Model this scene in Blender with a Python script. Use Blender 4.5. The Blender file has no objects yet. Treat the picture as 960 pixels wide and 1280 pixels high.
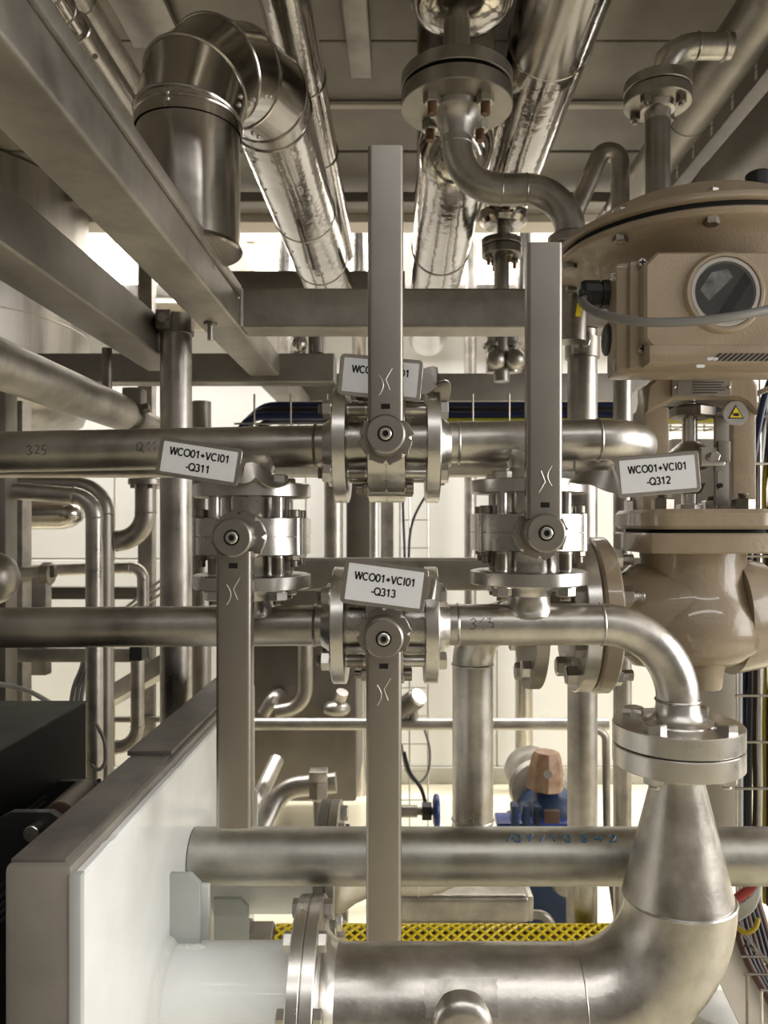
import bpy, bmesh, math, random
from mathutils import Vector, Matrix
random.seed(7)
sc = bpy.context.scene
COL = sc.collection
PI = math.pi
# ------------------------------------------------------------------ camera, world, lights, exposure
F = 960.0; CX = 500.0; CY = 655.0; H = 1.55        # focal length in pixels, principal point, eye height
cam = bpy.data.cameras.new('camera'); camo = bpy.data.objects.new('camera', cam); COL.objects.link(camo)
cam.sensor_width = 36.0; cam.lens = 36.0 * F / 1280.0
cam.shift_x = -(CX - 480) / 1280.0; cam.shift_y = (CY - 640) / 1280.0
camo.location = (0, 0, H); camo.rotation_euler = (PI / 2, 0, 0)
cam.clip_start = 0.02; cam.clip_end = 60
cam.dof.use_dof = True; cam.dof.focus_distance = 1.08; cam.dof.aperture_fstop = 8.0
sc.camera = camo
w = bpy.data.worlds.new('hall_air'); sc.world = w; w.use_nodes = True
w.node_tree.nodes['Background'].inputs[0].default_value = (1.0, 0.93, 0.84, 1)
w.node_tree.nodes['Background'].inputs[1].default_value = 0.35
def lamp(name, loc, size, power, rot=(0, 0, 0), col=(1.0, 0.985, 0.962)):
    l = bpy.data.lights.new(name, 'AREA'); l.shape = 'RECTANGLE'; l.size, l.size_y = size; l.energy = power; l.color = col
    o = bpy.data.objects.new(name, l); COL.objects.link(o); o.location = loc; o.rotation_euler = rot; return o
# rows of hall strip luminaires: in front of the pipe rack (where the photographer stands) and beyond it
lamp('hall_strip_light', (0.9, -0.75, 4.4), (4.6, 0.30), 54)
lamp('hall_strip_light', (0.9, -2.4, 4.4), (4.6, 0.30), 50)
lamp('side_window_light', (3.85, 0.3, 2.05), (2.3, 3.6), 165, (0, math.radians(84), 0), (1.0, 0.98, 0.95))
lamp('hall_strip_light', (0.0, 3.95, 4.6), (6.5, 0.30), 500)
lamp('hall_strip_light', (-3.2, 1.6, 3.2), (0.25, 2.6), 10, (0, math.radians(-60), 0))
sc.view_settings.view_transform = 'Standard'; sc.view_settings.look = 'None'
sc.view_settings.exposure = 0.02; sc.view_settings.gamma = 1.0; sc.view_settings.use_curve_mapping = False

def P(px, py, d):                       # a point seen at pixel (px, py), d metres in front of the lens
    return Vector(((px - CX) / F * d, d, H + (CY - py) / F * d))
def S(n, d): return n / F * d
X, Y, Z = Vector((1, 0, 0)), Vector((0, 1, 0)), Vector((0, 0, 1))

# ------------------------------------------------------------------ materials
MAT = {}
def mat(name, col, metal=0.0, rough=0.5, var=0.0, vscale=6.0, bump=0.0, bscale=60.0, stretch=(1, 1, 1), rvar=0.0,
        col2=None, emit=None, coat=0.0, alpha=None, aniso=0.0, trans=0.0):
    m = bpy.data.materials.new(name); m.use_nodes = True; nt = m.node_tree; N = nt.nodes; L = nt.links
    b = N['Principled BSDF']
    b.inputs['Base Color'].default_value = (*col, 1); b.inputs['Metallic'].default_value = metal; b.inputs['Roughness'].default_value = rough
    b.inputs['Coat Weight'].default_value = coat
    if trans: b.inputs['Transmission Weight'].default_value = trans
    if aniso: b.inputs['Anisotropic'].default_value = aniso
    if emit: b.inputs['Emission Color'].default_value = (*emit[0], 1); b.inputs['Emission Strength'].default_value = emit[1]
    if var or bump or rvar:
        tc = N.new('ShaderNodeTexCoord'); mp = N.new('ShaderNodeMapping'); mp.inputs['Scale'].default_value = stretch
        L.new(tc.outputs['Object'], mp.inputs['Vector'])
    if var or rvar:
        n = N.new('ShaderNodeTexNoise'); n.inputs['Scale'].default_value = vscale; n.inputs['Detail'].default_value = 6; n.inputs['Roughness'].default_value = 0.62
        L.new(mp.outputs[0], n.inputs['Vector'])
        if var:
            r = N.new('ShaderNodeValToRGB'); c2 = col2 or tuple(c * (1 - var) for c in col)
            r.color_ramp.elements[0].position = 0.34; r.color_ramp.elements[1].position = 0.66
            r.color_ramp.elements[0].color = (*c2, 1); r.color_ramp.elements[1].color = (*[min(1, c * (1 + var * 0.45)) for c in col], 1)
            L.new(n.outputs['Fac'], r.inputs[0]); L.new(r.outputs[0], b.inputs['Base Color'])
        if rvar:
            mr = N.new('ShaderNodeMapRange'); mr.inputs['From Min'].default_value = 0.3; mr.inputs['From Max'].default_value = 0.7
            mr.inputs['To Min'].default_value = max(0.02, rough - rvar); mr.inputs['To Max'].default_value = min(1, rough + rvar)
            L.new(n.outputs['Fac'], mr.inputs['Value']); L.new(mr.outputs[0], b.inputs['Roughness'])
    if bump:
        n2 = N.new('ShaderNodeTexNoise'); n2.inputs['Scale'].default_value = bscale; n2.inputs['Detail'].default_value = 3
        L.new(mp.outputs[0], n2.inputs['Vector'])
        bp = N.new('ShaderNodeBump'); bp.inputs['Strength'].default_value = bump; bp.inputs['Distance'].default_value = 0.004
        L.new(n2.outputs['Fac'], bp.inputs['Height']); L.new(bp.outputs[0], b.inputs['Normal'])
    MAT[name] = m; return m
mat('pipe', (0.585, 0.555, 0.515), 1, .36, .34, 11, .06, 160, rvar=.11)
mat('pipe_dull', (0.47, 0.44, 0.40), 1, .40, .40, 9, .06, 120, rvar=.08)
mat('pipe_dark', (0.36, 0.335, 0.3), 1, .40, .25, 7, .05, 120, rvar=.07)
mat('machined', (0.66, 0.635, 0.6), 1, .30, .12, 14, rvar=.05)
mat('castbody', (0.61, 0.585, 0.55), 1, .27, .14, 16, rvar=.05)
mat('lever', (.365, .335, .302), 1, .40, .07, 10, .05, 700)
mat('lever_edge', (0.6, 0.57, 0.53), 1, .42, .05, 10)
mat('tagsteel', (.42, .39, .355), 1, .40, .12, 14, .05, 300)
mat('clad', (.50, .47, .43), 1, .12, .22, 5, .42, 20, rvar=.06)
mat('clad_plain', (.47, .44, .40), 1, .20, .16, 6, .14, 14, rvar=.06)
mat('beam', (0.44, 0.41, 0.37), 1, .46, .34, 7, .08, 90, rvar=.07)
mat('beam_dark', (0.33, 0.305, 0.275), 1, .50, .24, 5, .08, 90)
mat('galv', (0.5, 0.49, 0.45), 1, .42, .28, 11, .06, 70, rvar=.10, col2=(.36, .345, .30))
mat('bolt', (0.58, 0.555, 0.52), 1, .30, .15, 40)
mat('residue', (.50, .475, .435), 1, .42, .30, 40, .06, 200)
mat('bolt_dark', (.30, .27, .23), 1, .38, .2, 40)
mat('bolt_rust', (.22, .13, .075), .6, .55, .4, 60)
mat('plate_edge', (.17, .152, .135), .25, .52, .34, 9, .10, 50, col2=(.095, .083, .073))
mat('plate_side', (.27, .245, .215), .3, .50, .20, 7, .06, 60)
mat('white_paint', (.86, .87, .855), 0, .42, .10, 5, .10, 28, coat=.2)
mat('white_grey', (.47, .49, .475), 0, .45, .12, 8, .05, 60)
mat('sealant', (.80, .80, .77), 0, .5, .05, 30, .5, 120)
mat('tan', (.37, .29, .205), 0, .38, .07, 12, .25, 420, coat=.35)
mat('tan_cast', (.36, .285, .20), 0, .32, .12, 9, .18, 110, coat=.45)
mat('black', (.012, .012, .012), 0, .42, .3, 20)
mat('black_sheet', (.006, .006, .006), 0, .5, .3, 6)
mat('black_top', (.060, .055, .049), 0, .6, .45, 9, .1, 30, col2=(.035, .031, .027))
mat('rubber', (.018, .018, .017), 0, .65)
mat('label', (.84, .85, .88), 0, .38, .04, 30, coat=.3)
mat('ink', (.012, .012, .013), 0, .5)
mat('ink_pen', (.03, .027, .025), 0, .6)
mat('ink_blue', (.05, .13, .24), 0, .5)
mat('cable_grey', (.20, .195, .185), 0, .5)
mat('cable_blue', (.006, .012, .055), 0, .35)
mat('cable_black', (.008, .008, .010), 0, .4)
mat('cable_yellow', (.42, .30, .012), 0, .4)
mat('cable_green', (.36, .33, .02), 0, .4)
mat('cable_red', (.30, .035, .025), 0, .45)
mat('cable_white', (.55, .55, .53), 0, .45)
mat('cable_brown', (.09, .045, .03), 0, .45)
mat('yellow', (.80, .62, .02), 0, .45)
mat('blue', (.012, .040, .22), 0, .35, .2, 14, coat=.4)
mat('blue_dark', (.015, .035, .09), 0, .45, .3, 14)
mat('orange', (.36, .25, .17), 0, .55, .5, 16, .2, 60, col2=(.20, .085, .035))
mat('brown_roller', (.10, .065, .045), .4, .4, .5, 22)
mat('dial', (.02, .02, .022), 0, .35, .9, 16, col2=(.06, .06, .06))
mat('dial_light', (.34, .345, .35), 0, .4, .6, 60)
mat('glass', (.95, .95, .95), 0, .04, trans=1.0)
mat('ring_clear', (.60, .57, .55), .3, .15, coat=.6)
mat('nameplate', (.46, .43, .39), 1, .35, .1, 40)
mat('wall', (.80, .785, .74), 0, .6, .04, 2)
mat('wall_trim', (.60, .54, .44), 0, .6)
mat('floor', (.76, .70, .52), 0, .35, .07, 2.5, .02, 40, coat=.15)
mat('cove', (.47, .45, .38), 0, .5)
mat('deck', (.33, .30, .26), .25, .48, .20, 3.2, .06, 30, col2=(.26, .235, .20))
mat('deck_dark', (.25, .22, .185), .2, .6)
mat('deck_line', (.62, .56, .48), .2, .5)
mat('window_light', (1, .98, .92), 0, .6, emit=((1, .98, .93), 3.0))
mat('window_frame', (.62, .56, .46), 0, .5)
mat('tank', (0.45, 0.425, 0.39), 1, .36, .30, 2.0, .05, 20, stretch=(6, 6, .4), rvar=.1)
mat('tank_brown', (.16, .143, .124), .75, .42, .25, 3, .03, 30)
mat('panel', (.46, .425, .375), .6, .45, .1, 4)
mat('hall_wall', (.17, .16, .15), 0, .7, .05, 2)

for n_ in ('black_sheet', 'black_top', 'rubber'): MAT[n_].node_tree.nodes['Principled BSDF'].inputs['Specular IOR Level'].default_value = .15
# ------------------------------------------------------------------ mesh builder
def frame(axis, up=None):
    a = Vector(axis).normalized()
    u = Vector(up) if up is not None else (Z if abs(a.z) < .9 else X)
    s = a.cross(u).normalized(); t = s.cross(a).normalized()
    return a, s, t
class MB:
    def __init__(self): self.v = []; self.f = []
    def add(self, vs, fs):
        o = len(self.v); self.v += [Vector(p) for p in vs]; self.f += [tuple(i + o for i in q) for q in fs]; return self
    def lathe(self, c, axis, prof, n=32, closed=False):
        """prof: list of (distance along axis, radius)"""
        a, s, t = frame(axis); c = Vector(c); rings = []; vs = []; fs = []
        for (h, r) in prof:
            if r < 1e-6: rings.append([len(vs)]); vs.append(c + a * h)
            else:
                rings.append(list(range(len(vs), len(vs) + n)))
                vs += [c + a * h + (s * math.cos(2 * PI * k / n) + t * math.sin(2 * PI * k / n)) * r for k in range(n)]
        seq = list(zip(rings, rings[1:]))
        if closed: seq.append((rings[-1], rings[0]))
        for A, B in seq:
            for k in range(n):
                k2 = (k + 1) % n
                if len(A) == 1 and len(B) == 1: continue
                if len(A) == 1: fs.append((A[0], B[k], B[k2]))
                elif len(B) == 1: fs.append((A[k], B[0], A[k2]))
                else: fs.append((A[k], B[k], B[k2], A[k2]))
        if not closed:
            if len(rings[0]) > 1: fs.append(tuple(rings[0]))
            if len(rings[-1]) > 1: fs.append(tuple(reversed(rings[-1])))
        return self.add(vs, fs)
    def cyl(self, a, b, r, n=24, ch=0.0):
        a = Vector(a); b = Vector(b); L = (b - a).length
        pr = [(0, r), (L, r)] if ch == 0 else [(0, r - ch), (ch, r), (L - ch, r), (L, r - ch)]
        return self.lathe(a, b - a, pr, n)
    def ball(self, c, r, n=20, m=10, sq=(1, 1, 1)):
        o = len(self.v)
        self.lathe((0, 0, 0), Z, [(-r * math.cos(PI * k / m), r * math.sin(PI * k / m)) for k in range(m + 1)], n)
        for i in range(o, len(self.v)):
            p = self.v[i]; self.v[i] = Vector(c) + Vector((p.x * sq[0], p.y * sq[1], p.z * sq[2]))
        return self
    def torus(self, c, axis, R, r, n=32, m=8):
        return self.lathe(c, axis, [(r * math.sin(2 * PI * k / m), R + r * math.cos(2 * PI * k / m)) for k in range(m)], n, closed=True)
    def sweep(self, pts, r, n=20, cap=True):
        pts = [Vector(p) for p in pts]; k = len(pts); rs = r if isinstance(r, (list, tuple)) else [r] * k
        tg = []
        for i in range(k):
            if i == 0: d = pts[1] - pts[0]
            elif i == k - 1: d = pts[-1] - pts[-2]
            else: d = (pts[i] - pts[i - 1]).normalized() + (pts[i + 1] - pts[i]).normalized()
            tg.append(d.normalized())
        _, s, _ = frame(tg[0]); vs = []; fs = []
        for i in range(k):
            if i:
                ax = tg[i - 1].cross(tg[i])
                if ax.length > 1e-7: s = Matrix.Rotation(tg[i - 1].angle(tg[i]), 3, ax.normalized()) @ s
            s = (s - tg[i] * s.dot(tg[i])).normalized(); t = tg[i].cross(s)
            # mitre stretch
            st = 1.0
            if 0 < i < k - 1:
                h = (pts[i] - pts[i - 1]).angle(pts[i + 1] - pts[i]) / 2
                bis = ((pts[i + 1] - pts[i]).normalized() - (pts[i] - pts[i - 1]).normalized())
                if h > 0.02:
                    bis.normalize(); st = 1 / max(.5, math.cos(h))
                    for q in range(n):
                        dv = (s * math.cos(2 * PI * q / n) + t * math.sin(2 * PI * q / n)) * rs[i]
                        dv = dv + bis * dv.dot(bis) * (st - 1); vs.append(pts[i] + dv)
                    continue
            vs += [pts[i] + (s * math.cos(2 * PI * q / n) + t * math.sin(2 * PI * q / n)) * rs[i] for q in range(n)]
        for i in range(k - 1):
            for q in range(n):
                q2 = (q + 1) % n; fs.append((i * n + q, i * n + q2, (i + 1) * n + q2, (i + 1) * n + q))
        if cap: fs.append(tuple(range(n - 1, -1, -1))); fs.append(tuple((k - 1) * n + q for q in range(n)))
        return self.add(vs, fs)
    def strip(self, pts, sides, wid, th):
        """flat band: pts path, sides = in-plane width directions, wid per point, th thickness"""
        pts = [Vector(p) for p in pts]; k = len(pts); vs = []; fs = []
        for i in range(k):
            d = (pts[min(i + 1, k - 1)] - pts[max(i - 1, 0)]).normalized(); s = Vector(sides[i]); s = (s - d * s.dot(d)).normalized(); nrm = d.cross(s)
            h = wid[i] / 2
            vs += [pts[i] + s * h + nrm * th / 2, pts[i] - s * h + nrm * th / 2, pts[i] - s * h - nrm * th / 2, pts[i] + s * h - nrm * th / 2]
        for i in range(k - 1):
            for q in range(4):
                q2 = (q + 1) % 4; fs.append((i * 4 + q, i * 4 + q2, i * 4 + 4 + q2, i * 4 + 4 + q))
        fs.append((3, 2, 1, 0)); fs.append(tuple((k - 1) * 4 + q for q in range(4)))
        return self.add(vs, fs)
    def box(self, lo, hi, bev=0.0, M=None, seg=2):
        lo = Vector(lo); hi = Vector(hi); bm = bmesh.new(); bmesh.ops.create_cube(bm, size=1)
        c = (lo + hi) / 2; d = hi - lo
        for v in bm.verts: v.co = Vector((c.x + v.co.x * d.x, c.y + v.co.y * d.y, c.z + v.co.z * d.z))
        if bev: bmesh.ops.bevel(bm, geom=bm.edges[:], offset=bev, segments=seg, profile=.6, affect='EDGES')
        bm.verts.index_update()
        vs = [(M @ v.co) if M is not None else v.co.copy() for v in bm.verts]; fs = [[v.index for v in f.verts] for f in bm.faces]; bm.free()
        return self.add(vs, fs)
    def prism(self, out, th, o, u, v, bev=0.0):
        """outline (list of (a,b)) in plane o + a*u + b*v, extruded by th along u x v (centred); chamfer bev on both rims"""
        o = Vector(o); u = Vector(u).normalized(); v = Vector(v).normalized(); w_ = u.cross(v); n = len(out)
        cx = sum(p[0] for p in out) / n; cy = sum(p[1] for p in out) / n
        def ring(off, sh):
            res = []
            for i, (a, b) in enumerate(out):
                if sh:
                    a0, b0 = out[i - 1]; a1, b1 = out[(i + 1) % n]
                    d1 = Vector((a - a0, b - b0)); d2 = Vector((a1 - a, b1 - b))
                    if d1.length < 1e-9: d1 = d2
                    if d2.length < 1e-9: d2 = d1
                    d1.normalize(); d2.normalize(); nn = Vector((-(d1.y + d2.y), d1.x + d2.x))
                    if nn.length > 1e-6: nn.normalize()
                    a += nn.x * sh; b += nn.y * sh
                res.append(o + u * a + v * b + w_ * off)
            return res
        area = sum(out[i][0] * out[(i + 1) % n][1] - out[(i + 1) % n][0] * out[i][1] for i in range(n))
        if area < 0: out = list(reversed(out))
        L = [ring(-th / 2, bev), ring(-th / 2 + bev, 0), ring(th / 2 - bev, 0), ring(th / 2, bev)] if bev else [ring(-th / 2, 0), ring(th / 2, 0)]
        vs = [p for r in L for p in r]; fs = []
        for i in range(len(L) - 1):
            for q in range(n):
                q2 = (q + 1) % n; fs.append((i * n + q, i * n + q2, (i + 1) * n + q2, (i + 1) * n + q))
        fs.append(tuple(range(n - 1, -1, -1))); fs.append(tuple((len(L) - 1) * n + q for q in range(n)))
        return self.add(vs, fs)
    def xf(self, M):
        self.v = [M @ p for p in self.v]; return self
    def mesh(self, name, m, off=Vector((0, 0, 0)), ang=38, flat=False):
        me = bpy.data.meshes.new(name); me.from_pydata([tuple(p - off) for p in self.v], [], self.f); me.validate()
        bm = bmesh.new(); bm.from_mesh(me); bmesh.ops.recalc_face_normals(bm, faces=bm.faces[:]); bm.to_mesh(me); bm.free()
        if not flat:
            me.polygons.foreach_set('use_smooth', [True] * len(me.polygons)); me.set_sharp_from_angle(angle=math.radians(ang))
        me.materials.append(MAT[m]); return me
ROOT = {}
def tag_(o, label=None, cat=None, group=None, kind=None):
    if label: o['label'] = label
    if cat: o['category'] = cat
    if group: o['group'] = group
    if kind: o['kind'] = kind
    return o
def thing(name, label, cat, loc, group=None, kind=None):
    o = bpy.data.objects.new(name, None); COL.objects.link(o); o.location = loc; o.empty_display_size = .05
    ROOT[o] = Vector(loc); return tag_(o, label, cat, group, kind)
def part(name, mb, m, parent, ang=38, flat=False, label=None):
    r = ROOT[parent]; o = bpy.data.objects.new(name, mb.mesh(name, m, r, ang, flat)); COL.objects.link(o)
    o.parent = parent; ROOT[o] = r
    if label: o['label'] = label
    return o
def solo(name, mb, m, label, cat, group=None, kind=None, ang=38, flat=False):
    c = sum(mb.v, Vector()) / len(mb.v); lo = min(p.z for p in mb.v); c.z = lo
    o = bpy.data.objects.new(name, mb.mesh(name, m, c, ang, flat)); COL.objects.link(o); o.location = c; ROOT[o] = Vector(c)
    return tag_(o, label, cat, group, kind)
def inst(name, me, M, parent):
    o = bpy.data.objects.new(name, me); COL.objects.link(o); o.parent = parent; ROOT[o] = ROOT[parent]
    o.matrix_local = Matrix.Translation(-ROOT[parent]) @ M; return o
def orient(pos, axis, spin=0.0):        # matrix that sends local +Z to axis
    a, s, t = frame(axis); M = Matrix((( s.x, t.x, a.x, pos[0]), (s.y, t.y, a.y, pos[1]), (s.z, t.z, a.z, pos[2]), (0, 0, 0, 1)))
    return M @ Matrix.Rotation(spin, 4, 'Z')
_hex = {}
def hexm(af, h, m):                      # hexagon head / nut standing on z = 0, chamfered
    k = (round(af, 5), round(h, 5), m)
    if k not in _hex:
        R = af / math.sqrt(3); c = af * .06
        _hex[k] = MB().lathe((0, 0, 0), Z, [(0, R), (h - c, R), (h, R - c * 1.4)], 6).mesh('hex', m, ang=20)
    return _hex[k]
_rod = {}
def rodm(r, h, m, n=14, thread=False):
    k = (round(r, 5), round(h, 5), m, thread)
    if k not in _rod:
        if thread:
            pr = [(0, r)]; z = 0.0; p = max(.002, r * .22)
            while z < h - p: pr += [(z + p * .5, r * .90), (z + p, r)]; z += p
            pr += [(h, r * .9)]
            _rod[k] = MB().lathe((0, 0, 0), Z, pr, n).mesh('rod', m)
        else: _rod[k] = MB().lathe((0, 0, 0), Z, [(0, r), (h - r * .15, r), (h, r * .85)], n).mesh('rod', m)
    return _rod[k]
def bend(pts, R, n=10):                  # rounded polyline; returns points and weld stations
    pts = [Vector(p) for p in pts]; out = [pts[0]]; st = []
    for i in range(1, len(pts) - 1):
        a = (pts[i] - pts[i - 1]); b = (pts[i + 1] - pts[i]); th = a.angle(b); a.normalize(); b.normalize()
        if th < .02: out.append(pts[i]); continue
        r = R[i - 1] if isinstance(R, (list, tuple)) else R
        t = r * math.tan(th / 2); c = pts[i] + (b - a).normalized() * (r / math.cos(th / 2)); p0 = pts[i] - a * t; ax = a.cross(b).normalized()
        st += [(p0, a), (pts[i] + b * t, b)]
        for k in range(n + 1): out.append(c + Matrix.Rotation(th * k / n, 3, ax) @ (p0 - c))
    out.append(pts[-1]); return out, st
def weld(c, axis, r, parent, m='pipe', w=.0022):
    return part('weld_seam', MB().torus(c, axis, r + w * .05, w, 28, 6), m, parent)
def pipe(name, label, cat, pts, R, r, m='pipe', welds=True, group=None, n=24, nb=10):
    pts = [Vector(p) for p in pts]; path, st = bend(pts, R, nb)
    root = thing(name, label, cat, min(pts, key=lambda q: q.z), group)
    part('pipe', MB().sweep(path, r, n), m, root)
    if welds:
        for c, a in st: weld(c, a, r, root, m)
    return root
def solopipe(name, label, cat, pts, R, r, m='pipe', group=None, n=20, nb=10):
    path, _ = bend(pts, R, nb) if R else ([Vector(p) for p in pts], 0)
    return solo(name, MB().sweep(path, r, n), m, label, cat, group)
def flange(parent, c, axis, r, t, m='machined', name='flange', rin=None, hub=None):
    """disc from c along axis, thickness t"""
    ch = min(.0016, t * .1)
    return part(name, MB().lathe(c, axis, [(0, r - ch), (ch, r), (t - ch, r), (t, r - ch)], 48), m, parent)
def bolts(parent, c, axis, rad, count, af, h, m='bolt', phase=.25, stub=0.0, stubm=None, rs=None, name='bolt'):
    a, s, t = frame(axis); c = Vector(c); stubm = stubm or m
    for k in range(count):
        th = 2 * PI * (k + phase) / count * 1.0 if count else 0
        p = c + (s * math.cos(th) + t * math.sin(th)) * rad
        o = inst(name, hexm(af, h, m), orient(p, a, k * .7), parent)
        if stub: inst('stud_end', rodm(rs or af * .30, stub, stubm, 12, True), orient(p + a * h, a), parent)
# plain sans lettering drawn as flat strokes: each glyph is (advance, [polyline, ...]) in units of cap height
def _arc(cx, cy, rx, ry, a0, a1, n=14): return [(cx + rx * math.cos(math.radians(a0 + (a1 - a0) * k / n)), cy + ry * math.sin(math.radians(a0 + (a1 - a0) * k / n))) for k in range(n + 1)]
GL = {
 'W': (1.02, [[(.05, 1), (.27, 0)], [(.25, 0), (.505, 1)], [(.495, 1), (.75, 0)], [(.73, 0), (.95, 1)]]),
 'C': (.80, [_arc(.40, .5, .34, .45, 42, 318, 20)]),
 'O': (.86, [_arc(.42, .5, .37, .45, 0, 360, 26)]),
 'Q': (.86, [_arc(.42, .5, .37, .45, 0, 360, 26), [(.50, .26), (.82, .00)]]),
 '0': (.64, [_arc(.31, .5, .245, .45, 0, 360, 24)]),
 '1': (.64, [[(.36, 1), (.36, 0)], [(.10, .74), (.26, .82), (.37, .97)]]),
 '2': (.64, [_arc(.31, .70, .235, .25, 165, -20, 12) + [(.44, .46), (.12, .07)], [(.06, .07), (.57, .07)]]),
 '3': (.64, [_arc(.29, .72, .20, .23, 155, -80, 12), _arc(.29, .27, .25, .22, 85, -155, 14)]),
 '5': (.64, [[(.52, .95), (.18, .95), (.11, .50)] + _arc(.30, .33, .25, .28, 130, -150, 14)]),
 '+': (.66, [[(.32, .18), (.32, .70)], [(.06, .44), (.58, .44)]]),
 '-': (.40, [[(.04, .36), (.34, .36)]]),
 'V': (.76, [[(.06, 1), (.38, 0)], [(.35, 0), (.67, 1)]]),
 'I': (.34, [[(.16, 0), (.16, 1)]]),
}
def ribbon(mb, line, w, M):
    n = len(line); cl = (Vector(line[0]) - Vector(line[-1])).length < 1e-4; L = []; R = []
    for i in range(n):
        p = Vector(line[i])
        a = (p - Vector(line[i - 1] if i else (line[-2] if cl else line[0]))); b = (Vector(line[i + 1] if i < n - 1 else (line[1] if cl else line[-1])) - p)
        if a.length < 1e-9: a = b
        if b.length < 1e-9: b = a
        a = a.normalized(); b = b.normalized(); t = (a + b); t = t.normalized() if t.length > 1e-6 else a
        k = min(2.2, 1 / max(.3, t.dot(a))); nn = Vector((-t.y, t.x)) * w / 2 * k
        L.append(p + nn); R.append(p - nn)
    vs = [M @ Vector((q.x, q.y, 0)) for q in L + R]; mb.add(vs, [(i, i + 1, n + i + 1, n + i) for i in range(n - 1)])
def flat_text(name, s, size, M, m, parent, wt=.20):
    """size = cap height; centred on M"""
    tot = sum(GL[c][0] for c in s) * size; x = -tot / 2; mb = MB()
    for c in s:
        for l in GL[c][1]: ribbon(mb, [(x + a * size, (b - .5) * size) for a, b in l], wt * size, M)
        x += GL[c][0] * size
    return part(name, mb, m, parent, flat=True)
def pen_on_pipe(name, strokes, c, r, ang0, m, parent, w=.0007, ax_=Vector((1, 0, 0))):
    """hand-drawn strokes [(u along X, v up)] wrapped on a pipe lying along X with axis point c; ang0 = angle above the camera-facing side"""
    mb = MB()
    for st in strokes:
        pts = []
        for (u, v) in st:
            a = ang0 + v / r; pts.append(Vector(c) + ax_ * u + Vector((0, -math.cos(a) * r, math.sin(a) * r)))
        mb.sweep(pts, w, 5)
    return part(name, mb, m, parent)

# ------------------------------------------------------------------ the setting
def struct(name, mb, m): return solo(name, mb, m, None, None, kind='structure')
WY = 4.6
struct('floor', MB().box((-4, -3.6, -.06), (4, WY, 0)), 'floor')
wb = struct('wall_back', MB().box((-4, WY + .012, 0), (4, WY + .12, 5.2)), 'wall_trim')
for i in range(7):
    for (z0, z1) in ((.10, 1.34), (1.345, 2.72)):
        part('wall_panel', MB().box((-4 + i * 1.145 + .003, WY - .004, z0), (-4 + (i + 1) * 1.145 - .003, WY + .014, z1 - .003), .003, seg=1), 'wall', wb)
struct('wall_left', MB().box((-4.1, -3.6, 0), (-4, WY, 5.2)), 'hall_wall')
struct('wall_right', MB().box((4, -3.6, 0), (4.1, WY, 5.2)), 'hall_wall')
struct('wall_front', MB().box((-4, -3.7, 0), (4, -3.6, 5.2)), 'hall_wall')
struct('ceiling', MB().box((-4.1, -3.7, 5.2), (4.1, WY + .12, 5.3)), 'hall_wall')
struct('baseboard_back', MB().box((-4, WY - .03, 0), (4, WY, .10), .01), 'cove')
struct('trim_1', MB().box((-4, WY - .025, 2.70), (4, WY + .01, 2.82), .006), 'wall_trim')
# high windows in the back wall
for i in range(6):
    x0 = -2.95 + i * 1.02; x1 = x0 + .86
    wn = thing('window_%d' % (i + 1), None, None, (x0, WY, 2.82), kind='structure')
    part('pane', MB().box((x0 + .03, WY - .012, 2.85), (x1 - .03, WY - .004, 3.75)), 'window_light', wn, flat=True)
    fr = MB()
    fr.box((x0, WY - .05, 2.82), (x0 + .045, WY, 3.80), .004); fr.box((x1 - .045, WY - .05, 2.82), (x1, WY, 3.80), .004)
    fr.box((x0, WY - .05, 2.82), (x1, WY, 2.865), .004); fr.box((x0, WY - .05, 3.755), (x1, WY, 3.80), .004)
    part('window_frame', fr, 'window_frame', wn)
    part('window_rail', MB().box((x0, WY - .055, 3.22), (x1, WY - .013, 3.30), .004), 'window_frame', wn)
# underside of the walkway deck above the rack
DZ = H + 1.30
dk = struct('ceiling_deck', MB().box((-3.2, .12, DZ + .02), (3.2, 3.32, DZ + .16)), 'deck_dark')
for j in range(5):
    y0 = 3.30 - (j + 1) * .615
    part('deck_panel', MB().box((-3.2, y0 + .005, DZ + .003 * (j % 2)), (3.2, y0 + .61, DZ + .03), .003, seg=1), 'deck', dk)
struct('trim_2', MB().box((-3.2, 3.22, DZ - .035), (3.2, 3.34, DZ + .0), .004), 'deck_line')
struct('trim_3', MB().box((-3.2, 2.36, DZ - .012), (3.2, 2.385, DZ), .002), 'deck_line')

# ------------------------------------------------------------------ ball valves with levers
DV = 1.11
def rot_for(flow):                       # local: flow along X, stem along -Y
    return Matrix.Identity(4) if flow == 'x' else Matrix.Rotation(-PI / 2, 4, 'Y')
def star():                              # notched stop plate outline
    out = []; n = 48
    for k in range(n):
        a = 2 * PI * k / n; r = .0352
        if k % 6 in (0,): r = .0300
        if k % 6 in (1,): r = .0375
        out.append((math.cos(a) * r, math.sin(a) * r))
    return out
def chan_profile(w=.0455, d=.021, t=.0032, rc=.0055):   # U channel, open to the back; (x, y) with front at y=0
    o = []
    o += [(-w / 2, d)]
    o += [(-w / 2 + rc - rc * math.cos(a), rc - rc * math.sin(a)) for a in (0, PI / 8, PI / 4, 3 * PI / 8, PI / 2)]
    o += [(w / 2 - rc + rc * math.sin(a), rc - rc * math.cos(a)) for a in (0, PI / 8, PI / 4, 3 * PI / 8, PI / 2)]
    o += [(w / 2, d), (w / 2 - t, d), (w / 2 - t, rc + t * .2), (w / 2 - rc, t), (-w / 2 + rc, t), (-w / 2 + t, rc + t * .2), (-w / 2 + t, d)]
    return o
VM = {}
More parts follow.
